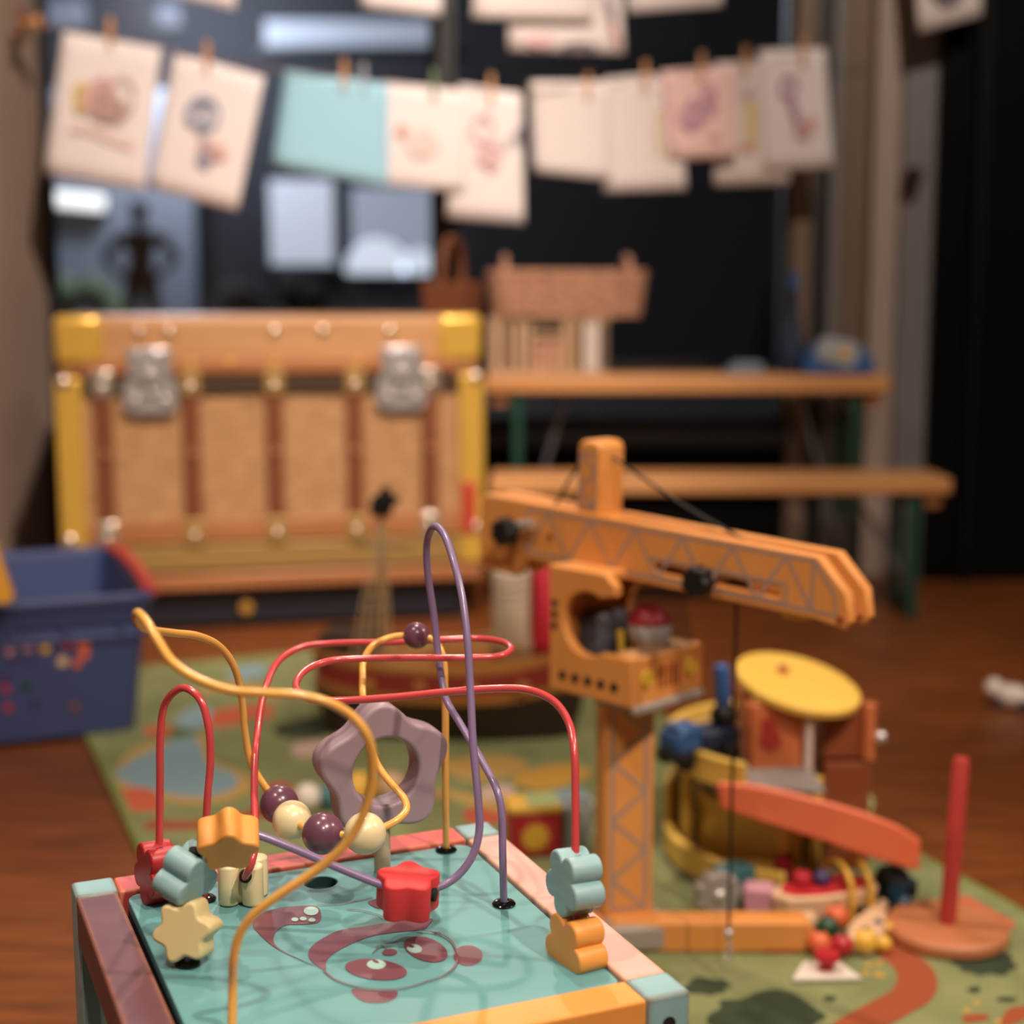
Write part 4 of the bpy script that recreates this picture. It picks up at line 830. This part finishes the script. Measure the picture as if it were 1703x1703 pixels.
def lattice(x0, x1, z0, z1, nseg, wd=.0034):
    bm = B(); L = [[(x0, 0, z0), (x1, 0, z0), (x1, 0, z1), (x0, 0, z1), (x0, 0, z0)]]
    for p, q in zip(L[0], L[0][1:]): ribbon(bm, [p, q], wd, (0, -1, 0), raw=True)
    tall = (z1 - z0) > (x1 - x0)
    for k in range(nseg):
        if tall:
            a = z0 + (z1 - z0) * k / nseg; b = z0 + (z1 - z0) * (k + 1) / nseg; P = ((x0 if k % 2 else x1, 0, a), (x1 if k % 2 else x0, 0, b))
        else:
            a = x0 + (x1 - x0) * k / nseg; b = x0 + (x1 - x0) * (k + 1) / nseg; P = ((a, 0, z0 if k % 2 == 0 else z1), (b, 0, z1 if k % 2 == 0 else z0))
        ribbon(bm, P, wd, (0, -1, 0), raw=True)
    return bm
lm = obj('lattice_print', lattice(-.0185, .0185, .04, .268, 7, .0042), M['crane_print'], ms); lm.data.transform(RM @ Matrix.Translation((0, -.0234, 0)))
# cabin, turned with the boom
PIT = [Matrix.Identity(4)]
def cb(name, bm, m, par=ck, bevel=0.0, **k):
    o = obj(name, bm, M[m], par, bevel, **k); o.data.transform(RB @ PIT[0]); return o
zc = KZ + .285
side_out = [(-.058, 0), (.058, 0), (.058, .043), (.020, .046)] + [(.010 + .0, .052)] + [(-.0, .060)] + [(.022, .118), (.030, .122), (.030, .131), (.020, .134), (-.058, .134)]
side_hole = None
def sideplate(y):
    out = [(-.058, .0), (.058, .0), (.058, .050), (.026, .050)] + circ(-.004, .078, .034, 18, .034, 0, -55, -300)[0:] + [(.034, .112), (.034, .122), (.020, .134), (-.058, .134)]
    return plate([out], .012, .002, Matrix.Translation((0, y, zc)) @ Matrix.Rotation(R(90), 4, 'X'))
cb('cab_side', sideplate(-.0515), 'crane_orange'); cb('cab_side', sideplate(.0515), 'crane_orange')
cb('cab_back', box(B(), (-.054, 0, zc + .067), (.010, .092, .130)), 'crane_orange', bevel=.002)
cb('cab_floor', box(B(), (0, 0, zc + .006), (.112, .092, .012)), 'crane_orange', bevel=.002)
fr = cb('cab_front', box(B(), (.051, 0, zc + .025), (.014, .092, .050)), 'crane_orange', bevel=.002)
cb('ledge', box(B(), (.040, 0, zc + .048), (.034, .088, .006)), 'ledge_tan', bevel=.002)
cb('cab_roof', box(B(), (-.020, 0, zc + .129), (.076, .092, .010)), 'crane_orange', bevel=.002)
cb('bumper', box(B(), (.0585, 0, zc - .003), (.010, .112, .010)), 'crane_gray', bevel=.003)
cb('swivel', cyl(B(), (0, 0, zc - .014), (0, 0, zc + .0), .034), 'crane_gray', bevel=.002)
cb('seat', box(B(), (-.030, 0, zc + .048), (.036, .05, .07)), 'seat_gray', bevel=.008)
cb('lever', cyl(B(), (.006, -.012, zc + .012), (.002, -.012, zc + .066), .004, seg=10), 'crane_yellow')
cb('windscreen', box(B(), (.048, 0, zc + .083), (.002, .088, .066), Matrix.Rotation(R(-14), 3, 'Y')), 'clear_plastic')
for y in (-.036, .036): cb('headlight', cyl(B(), (.057, y, zc + .028), (.061, y, zc + .028), .0085, seg=16), 'crane_yellow')
for k in range(5): cb('grille_slot', box(B(), (.0585, -.016 + .008 * k, zc + .026), (.002, .0032, .024)), 'crane_slot', par=fr)
for k in range(5): cb('vent_hole', cyl(B(), (-.038 + .018 * k, -.0583, zc + .018), (-.038 + .018 * k, -.0570, zc + .018), .0052, seg=12), 'hole')
for k in range(3): cb('vent_hole', cyl(B(), (-.050, -.0583, zc + .070 + .012 * k), (-.050, -.0570, zc + .070 + .012 * k), .0042, seg=12), 'hole')
dv = cb('driver', lathe(B(), [(0, .012), (.016, .012), (.018, .03), (.013, .046), (.0, .047)], (.022, .012, zc), 20), 'doll_white', label='toy driver with red cap')
cb('driver_head', sph(B(), (.022, .012, zc + .066), .024, seg=20), 'doll_white', par=dv)
cb('driver_cap', lathe(B(), [(.0238, 0), (.0225, .006), (.016, .014), (.008, .0185), (0, .0195)], (.022, .012, zc + .074), 24), 'doll_red', par=dv)
# boom: two cheek plates, filler blocks, tower
zb = KZ + .409; bw = .016
PIT[0] = Matrix.Translation((0, 0, zb + .03)) @ Matrix.Rotation(R(1.7), 4, 'Y') @ Matrix.Translation((0, 0, -zb - .03))
def cheek():
    out = [(-.200, .004), (-.200, -.016), (-.192, -.022), (-.142, -.022), (-.134, -.016), (-.126, .0), (.250, .0), (.282, -.004), (.287, .004), (.282, .030), (.250, .060), (-.192, .064), (-.200, .056)]
    slot = [(.060, .014)] + circ(.205, .0185, .0045, 8, None, 0, -90, 90) + circ(.060, .0185, .0045, 8, None, 0, 90, 270)
    return [out, slot]
for y in (-bw, bw): cb('boom_cheek', plate(cheek(), .013, .0022, Matrix.Translation((0, y, zb)) @ Matrix.Rotation(R(90), 4, 'X')), 'crane_orange')
cb('boom_filler', box(B(), (-.105, 0, zb + .033), (.18, .020, .056)), 'crane_orange', bevel=.002)
cb('boom_filler', box(B(), (.05, 0, zb + .014), (.14, .020, .022)), 'crane_slot', bevel=.002)
lb = lattice(-.125, .246, .008, .055, 12, .0034); bmesh.ops.translate(lb, verts=lb.verts, vec=(0, -bw - .0068, zb)); cb('lattice_print', lb, 'crane_print')
lb = B(); ribbon(lb, [(.246, 0, .055), (.270, 0, .028), (.274, 0, .008), (.246, 0, .008)], .0034, (0, -1, 0), raw=True); bmesh.ops.translate(lb, verts=lb.verts, vec=(0, -bw - .0069, zb)); cb('lattice_print', lb, 'crane_print')
lb = B(); [ribbon(lb, [p, q], .003, (0, -1, 0), raw=True) for p, q in (((.05, 0, .009), (.217, 0, .009)), ((.217, 0, .009), (.217, 0, .028)), ((.217, 0, .028), (.05, 0, .028)))]; bmesh.ops.translate(lb, verts=lb.verts, vec=(0, -bw - .0070, zb)); cb('slot_print', lb, 'crane_print')
tw = cb('tower', plate([rrect(-.056, .04, -.024, .139, .010)], .040, .004, Matrix.Translation((0, 0, zb)) @ Matrix.Rotation(R(90), 4, 'X')), 'crane_orange')
lb = lattice(-.051, -.029, .068, .125, 3, .003); bmesh.ops.translate(lb, verts=lb.verts, vec=(0, -.0203, zb)); cb('lattice_print', lb, 'crane_print', par=tw)
def knob(s, z, y0=-.030):
    o = cb('knob', prism(B(), wavy(7, .0165, .11, 56), -.009, .009, Matrix.Translation((s, y0 - .012, zb + z)) @ Matrix.Rotation(R(90), 4, 'X')), 'black', bevel=.002)
    cb('knob_shaft', cyl(B(), (s, y0 - .008, zb + z), (s, .012, zb + z), .005, seg=12), 'steel', par=o)
knob(.128, .0185); knob(-.140, .030)
cb('crank', cyl(B(), (-.140, -.034, zb + .036), (-.108, -.032, zb + .042), .005, seg=10), 'steel')
for k in range(4): cb('bolt', cyl(B(), (-.190 + .014 * k, -.0240, zb - .012 + .001 * k), (-.190 + .014 * k, -.0222, zb - .012 + .001 * k), .0042, seg=10), 'crane_slot')
cb('bolt', cyl(B(), (-.09, -.024, zb + .03), (-.09, -.0222, zb + .03), .004, seg=10), 'crane_slot'); cb('bolt', cyl(B(), (.278, -.024, zb + .005), (.278, .0236, zb + .005), .004, seg=10), 'crane_slot')
cb('stay_cord', tube(B(), [(-.024, 0, zb + .122), (.06, 0, zb + .088), (.150, 0, zb + .058)], .0016, 6), 'black'); cb('stay_cord', tube(B(), [(-.056, 0, zb + .122), (-.085, 0, zb + .090), (-.105, 0, zb + .060)], .0016, 6), 'black')
PIT[0] = Matrix.Translation((0, 0, -.006))
cb('pulley', cyl(B(), (.145, -.008, zb + .012), (.145, .008, zb + .012), .010, seg=18), 'black')
cb('hoist_cord', tube(B(), [(.152, -.012, zb + .010), (.1515, -.012, zb - .12), (.151, -.012, zb - .345)], .0016, 6), 'black')
hk = cb('hook', tube(B(), [(.151, -.012, zb - .340), (.151, -.012, zb - .352), (.155, -.012, zb - .362), (.151, -.012, zb - .370), (.146, -.012, zb - .364)], .002, 8), 'steel')
cb('hook_weight', sph(B(), (.151, -.012, zb - .342), .005, seg=12), 'steel', par=hk)
cb('lamp', box(B(), (.215, 0, zb - .004), (.03, .012, .01)), 'crane_yellow', bevel=.002)

# ------------------------------------------------------------------ activity cube with bead maze
CA = R(23.3)
q = thing('activity_cube', 'wooden activity cube with a bead maze and panda print on top', 'toy', (-0.100, 0.907, 0), CA)
HS = .1553; PW = .0285; CZ = .300; PZ = .2962
posts = {}
for sx in (-1, 1):
    for sy in (-1, 1):
        o = obj('corner_post', box(B(), (sx * (HS - PW / 2), sy * (HS - PW / 2), CZ / 2), (PW, PW, CZ)), M['teal_post'], q, .0025, seg=3)
        posts[sx, sy] = o
        for z in (CZ - .018,):
            obj('screw_hole', cyl(B(), (sx * (HS - PW / 2), -HS - .0002 if sy < 0 else HS + .0002, z), (sx * (HS - PW / 2), sy * (HS - .003), z), .0045, seg=16), M['hole'], o)
LR = 2 * HS - 2 * PW
for nm_, c_, s_, m in (('rail', (-(HS - PW / 2) - .0004, 0, CZ - .0158), (PW - .001, LR - .0004, .030), 'mauve'), ('rail', (HS - PW / 2, 0, CZ - .0158), (PW - .001, LR - .0004, .030), 'pink_rail'), ('rail', (0, HS - PW / 2, CZ - .0158), (LR - .0004, PW - .001, .030), 'red_rail'), ('rail', (0, -(HS - PW / 2), CZ - .0158), (LR - .0004, PW - .001, .030), 'orange_rail')):
    obj(nm_, box(B(), c_, s_), M[m], q, .0018, seg=3)
    lo = obj('lower_rail', box(B(), (c_[0], c_[1], .02), (s_[0], s_[1], .026)), M[m], q, .0018)
PI_ = HS - PW + .0035
hp = loc(q, onz(533, 1467, PZ))
pnl = obj('top_panel', plate([rrect(-PI_ + .008, -PI_ + .0035, PI_ - .004, PI_ - .0038, .010), circ(hp.x, hp.y, .0115, 30)[::-1]], .008, .0008, Matrix.Translation((0, 0, PZ - .004))), M['panel_teal'], q)
obj('under_board', box(B(), (0, 0, PZ - .020), (2 * PI_ - .002, 2 * PI_ - .002, .010)), M['black'], q)
obj('hole_liner', lathe(B(), [(.0113, -.0005), (.0113, -.008), (0, -.008)], (hp.x, hp.y, PZ), 30), M['hole_teal'], q)
# side panels with a turning red gear on the left one
for k in range(4):
    Mr = Matrix.Rotation(R(90 * k), 4, 'Z')
    sp = obj('side_panel', box(B(), (0, -HS + .016, CZ / 2), (LR + .004, .006, CZ - .06)), M['teal_post'], q); sp.data.transform(Mr)
    g_ = obj('gear', prism(B(), wavy(8, .055, .09, 96), -.004, .004, Matrix.Translation((0, -HS + .008, .17)) @ Matrix.Rotation(R(90), 4, 'X')), M[('flower_orange', 'pink_rail', 'mauve', 'flower_dkred')[k]], sp, .001); g_.data.transform(Mr)
# panda print, laid on the panel
zk = [0]
def C5(x, y): return (400 + x / 3.406, 1303 + y / 3.406)
def deck(x, y):
    zk[0] += 0; return loc(q, onz(*C5(x, y), PZ)) + Vector((0, 0, .00025 + zk[0] * .00004))
def ink(name, pts, m='panda_print', smooth=True):
    zk[0] += 1; P = [deck(x, y) for x, y in pts]
    if smooth: P = smoothpath(P, 5, True)
    bm = B(); f = bm.faces.new([bm.verts.new(p) for p in P]); bmesh.ops.triangulate(bm, faces=[f]); obj(name, bm, M[m], pnl)
def line(name, pts, wd=.0011):
    zk[0] += 1; obj(name, ribbon(B(), [deck(x, y) for x, y in pts], wd, (0, 0, 1), 6), M['panda_print'], pnl)
E = lambda x, y, rx, ry, rot=0: circ(x, y, rx, 24, ry, R(rot))
ink('print_ear', E(1288, 977, 84, 58)); ink('print_ear', [(630, 1168), (700, 1172), (800, 1178), (886, 1180), (880, 1215), (830, 1240), (740, 1245), (670, 1225)])
ink('print_arm', [(385, 985), (395, 935), (460, 882), (570, 832), (700, 812), (830, 792), (950, 780), (1086, 768), (1070, 800), (1035, 828), (880, 845), (740, 868), (620, 915), (530, 965), (488, 1010), (480, 1058), (420, 1025)])
ink('print_leg', [(68, 800), (110, 745), (200, 712), (320, 698), (425, 697), (456, 738), (440, 790), (350, 802), (260, 805), (205, 840), (188, 900), (230, 945), (340, 1000), (470, 1058), (330, 1000), (200, 935), (110, 860)])
ink('print_tail', [(722, 675), (790, 655), (830, 690), (790, 712)])
ink('print_eye_patch', E(1050, 943, 128, 66, 17)); ink('print_eye_patch', E(768, 1058, 176, 58, 6)); ink('print_nose', E(845, 960, 43, 19, -4))
ink('print_eye', E(985, 940, 43, 25, 8), 'panda_light'); ink('print_eye', E(770, 1030, 54, 27, 0), 'panda_light'); ink('print_pupil', E(966, 926, 18, 8, 20)); ink('print_pupil', E(766, 1014, 20, 8, 20))
ink('print_pad', E(400, 728, 42, 25, 0), 'panda_light')
for x, y in ((308, 776), (355, 772), (405, 780)): ink('print_toe', E(x, y, 20, 11), 'panda_light')
line('print_outline', [(470, 1065), (540, 1120), (660, 1160), (800, 1175), (930, 1168), (1060, 1130), (1160, 1095), (1222, 1030), (1226, 970), (1190, 900), (1120, 862), (1000, 842)])
line('print_outline', [(430, 696), (560, 690), (660, 672), (750, 655)], .0009); line('print_outline', [(750, 968), (775, 945), (810, 932), (860, 930)], .0008); line('print_outline', [(800, 925), (830, 945)], .0008); line('print_outline', [(605, 720), (700, 730), (780, 752), (830, 780)], .0008)
line('print_outline', [(1088, 852), (1112, 862), (1102, 850), (1130, 858), (1140, 870)], .0008)
# wires
WR = .00255
def wire(name, pts, m, label):
    P = [loc(q, at(*p) if p[2] != 'z' else onz(p[0], p[1], PZ)) for p in pts]
    o = obj(name, tube(B(), P, WR, 12, 7), M[m], q, label=label); return o
def grommet(u, v):
    p = loc(q, onz(u, v, PZ)); obj('grommet', lathe(B(), [(0, .0001), (.0075, .0001), (.0080, .0012), (.0066, .0026), (.0036, .0032), (.0027, .0026), (0, .0026)], p, 24), M['black_gloss'], q)
wire('wire', [(401, 1468, .968), (404, 1463, .962), (409, 1456, .946), (418, 1436, .942), (424, 1408, .950), (424, 1376, .968), (423, 1290, 1.005), (428, 1220, 1.03), (440, 1150, 1.05), (462, 1101, 1.07), (502, 1076, 1.085), (550, 1070, 1.09), (650, 1068, 1.09), (740, 1064, 1.09), (795, 1062, 1.09), (836, 1068, 1.075), (850, 1080, 1.052), (832, 1091, 1.036), (785, 1094, 1.03), (700, 1094, 1.03), (610, 1095, 1.03), (550, 1099, 1.024), (512, 1112, 1.008), (493, 1134, .985), (499, 1153, .96), (525, 1164, .945), (570, 1165, .94), (650, 1160, .94), (740, 1151, .94), (830, 1145, .94), (882, 1148, .936), (922, 1167, .93), (946, 1202, .92), (955, 1250, .905), (957, 1330, .895), (957, 1420, .885), (957, 1500, .876), (957, 1598, 'z')], 'wire_red', 'long red looping wire')
wire('wire', [(262, 1492, 'z'), (265, 1400, .972), (266, 1300, .972), (267, 1220, .972), (275, 1170, .972), (304, 1144, .965), (332, 1162, .957), (347, 1210, .952), (350, 1262, .95), (345, 1330, .948), (342, 1400, .95), (340, 1497, 'z')], 'wire_red', 'short red arched wire')
wire('wire', [(838, 1505, 'z'), (836, 1420, .954), (834, 1350, .96), (827, 1316, .965), (802, 1266, .985), (767, 1206, 1.01), (741, 1160, 1.03), (731, 1105, 1.04), (721, 1020, 1.045), (711, 950, 1.042), (710, 905, 1.036), (716, 882, 1.026), (726, 876, 1.012), (739, 890, .998), (755, 935, .978), (768, 990, .963), (777, 1060, .95), (782, 1140, .94), (787, 1240, .926), (796, 1340, .915), (797, 1382, .912), (785, 1425, .908), (757, 1460, .904), (722, 1478, .90), (678, 1484, .897), (630, 1470, .895), (560, 1442, .893), (480, 1408, .89), (420, 1386, .888), (385, 1381, .886), (352, 1390, .884), (330, 1418, .887), (318, 1456, .891), (314, 1515, .876), (312, 1604, 'z')], 'wire_purple', 'tall purple looping wire')
wire('wire', [(386, 1722, 'z'), (387, 1640, .785), (389, 1595, .78), (398, 1556, .778), (422, 1521, .776), (462, 1490, .775), (520, 1451, .775), (571, 1408, .775), (601, 1362, .775), (617, 1310, .774), (620, 1262, .772), (610, 1222, .77), (586, 1192, .77), (550, 1170, .768), (500, 1157, .766), (440, 1153, .766), (388, 1149, .77), (330, 1130, .776), (287, 1101, .784), (263, 1066, .792), (245, 1036, .802), (231, 1020, .815), (226, 1024, .832), (234, 1041, .86), (252, 1048, .89), (290, 1053, .93), (330, 1058, .96), (366, 1076, .985), (390, 1110, 1.0), (402, 1160, 1.01), (408, 1220, 1.016), (418, 1270, 1.02), (436, 1301, 1.02), (464.7, 1338, 1.013), (485.8, 1364, .985), (537, 1386, .955), (572, 1388, .950), (607, 1386, .950), (642, 1374, .955), (663, 1362, .96), (676, 1346, .968), (672, 1328, .976), (655, 1308, .984), (636, 1285, .99), (620, 1255, 1.0), (609, 1215, 1.012), (604, 1175, 1.03), (603, 1130, 1.045), (605, 1098, 1.055), (620, 1074, 1.06), (650, 1060, 1.065), (693, 1057, 1.065), (722, 1066, 1.06), (736, 1090, 1.055), (740, 1150, 1.05), (741, 1300, 1.048), (742, 1415, 'z')], 'wire_yellow', 'long yellow looping wire')
for u, v in ((742, 1415), (838, 1505), (957, 1598), (386, 1722), (312, 1604), (262, 1492), (340, 1497)): grommet(u, v)
for u, v, Y, r_, m, lb in ((464.7, 1338, 1.013, .0137, 'bead_purple', 'plum round bead'), (485.8, 1364, .985, .0134, 'bead_cream', 'cream round bead'), (537, 1386, .955, .0139, 'bead_purple', 'plum round bead'), (607, 1386, .950, .0139, 'bead_cream', 'cream round bead'), (693, 1057, 1.065, .0098, 'bead_purple', 'small plum bead')):
    obj('bead', sph(B(), loc(q, at(u, v, Y)), r_, seg=40), M[m], q, label=lb)
def bead(pts, th, c, nrm, up, m, lb, hole=None, bev=.0016):
    c = Vector(c); Fm = frame(nrm, up); Mt = MW(q).inverted() @ (Matrix.Translation(c) @ Fm.to_4x4())
    o = obj('flower_bead', plate([pts], th, bev, Mt), M[m], q, label=lb)
    if hole:
        hc, hd = Vector(hole[0]), Vector(hole[1]).normalized()
        obj('wire_hole', cyl(B(), loc(q, hc - hd * .004), loc(q, hc + hd * .0004), .0042, seg=18), M['hole'], o)
    return o
up = Vector((0, 0, 1)); RF = .0212
def hz(c, r_=.0155): return (c + up * r_, up)
c1 = at(957, 1466, .880); c2 = at(959, 1571, .874)
bead(scallop(5, RF, rot=R(54)), .021, c1, (-.90, -.43, .04), up, 'flower_teal', 'teal flower bead at the right', hz(c1)); bead(scallop(5, RF, rot=R(54)), .021, c2, (-.86, -.50, .02), up, 'flower_orange', 'orange flower bead at the right', None)
c3 = at(264, 1450, .966); bead(scallop(5, .0215, rot=R(54)), .021, c3, (-.84, -.53, .05), up, 'flower_dkred', 'dark red flower bead', hz(c3, .016))
c4 = at(311, 1456, .884); bead(scallop(5, .0205, rot=R(54)), .021, c4, (.84, -.44, -.32), (.25, -.05, 1), 'flower_teal', 'teal flower bead at the left', (c4 + Vector((.006, -.001, .0165)), (.28, -.1, 1)))
c5 = at(312, 1546, .870); bead(wavy(6, .0195, .13, rot=R(12)), .020, c5, (-.20, -.95, .22), up, 'flower_cream', 'cream star bead', None, .002)
c6 = at(379, 1396, .886); bead(wavy(5, .0195, .13, rot=R(20)), .022, c6, (.15, -.80, -.58), (.9, .1, .2), 'flower_orange', 'orange star bead at the left', (c6 + Vector((.0150, .006, -.001)), (.95, .1, -.3)))
c7 = at(404, 1444, .968); bead(scallop(4, .0185, rot=R(60)), .027, Vector((c7.x, c7.y, PZ + .0140)), (0, 0, 1), (.3, 1, 0), 'bead_cream', 'cream flower bead standing on the panel', (at(408, 1458, .9485), (.15, -1, .1)))
c8 = at(678, 1484, .897); bead(wavy(5, .0205, .12, rot=R(92)), .0235, c8, (.05, -.10, 1), (0, 1, 0), 'flower_red', 'bright red star bead in the middle', (c8 + Vector((.0175, -.004, 0)), (1, -.2, 0)))
# lavender ring on a post
lr = at(634, 1276, 1.02); base = onz(640, 1452, PZ)
lro = loc(q, lr); pb_ = loc(q, base)
rg = obj('star_ring', plate([wavy(5, .0485, .10, 100, R(93)), circ(0, 0, .0240, 44)[::-1]], .024, .003, Matrix.Translation((lro.x, lro.y, lro.z)) @ Matrix.Rotation(R(90), 4, 'X'), 3), M['lavender'], q, label='lavender star shaped ring')
obj('post', cyl(B(), (lro.x, lro.y, PZ), (lro.x, lro.y, lro.z - .034), .0058, seg=20), M['post_beige'], rg)
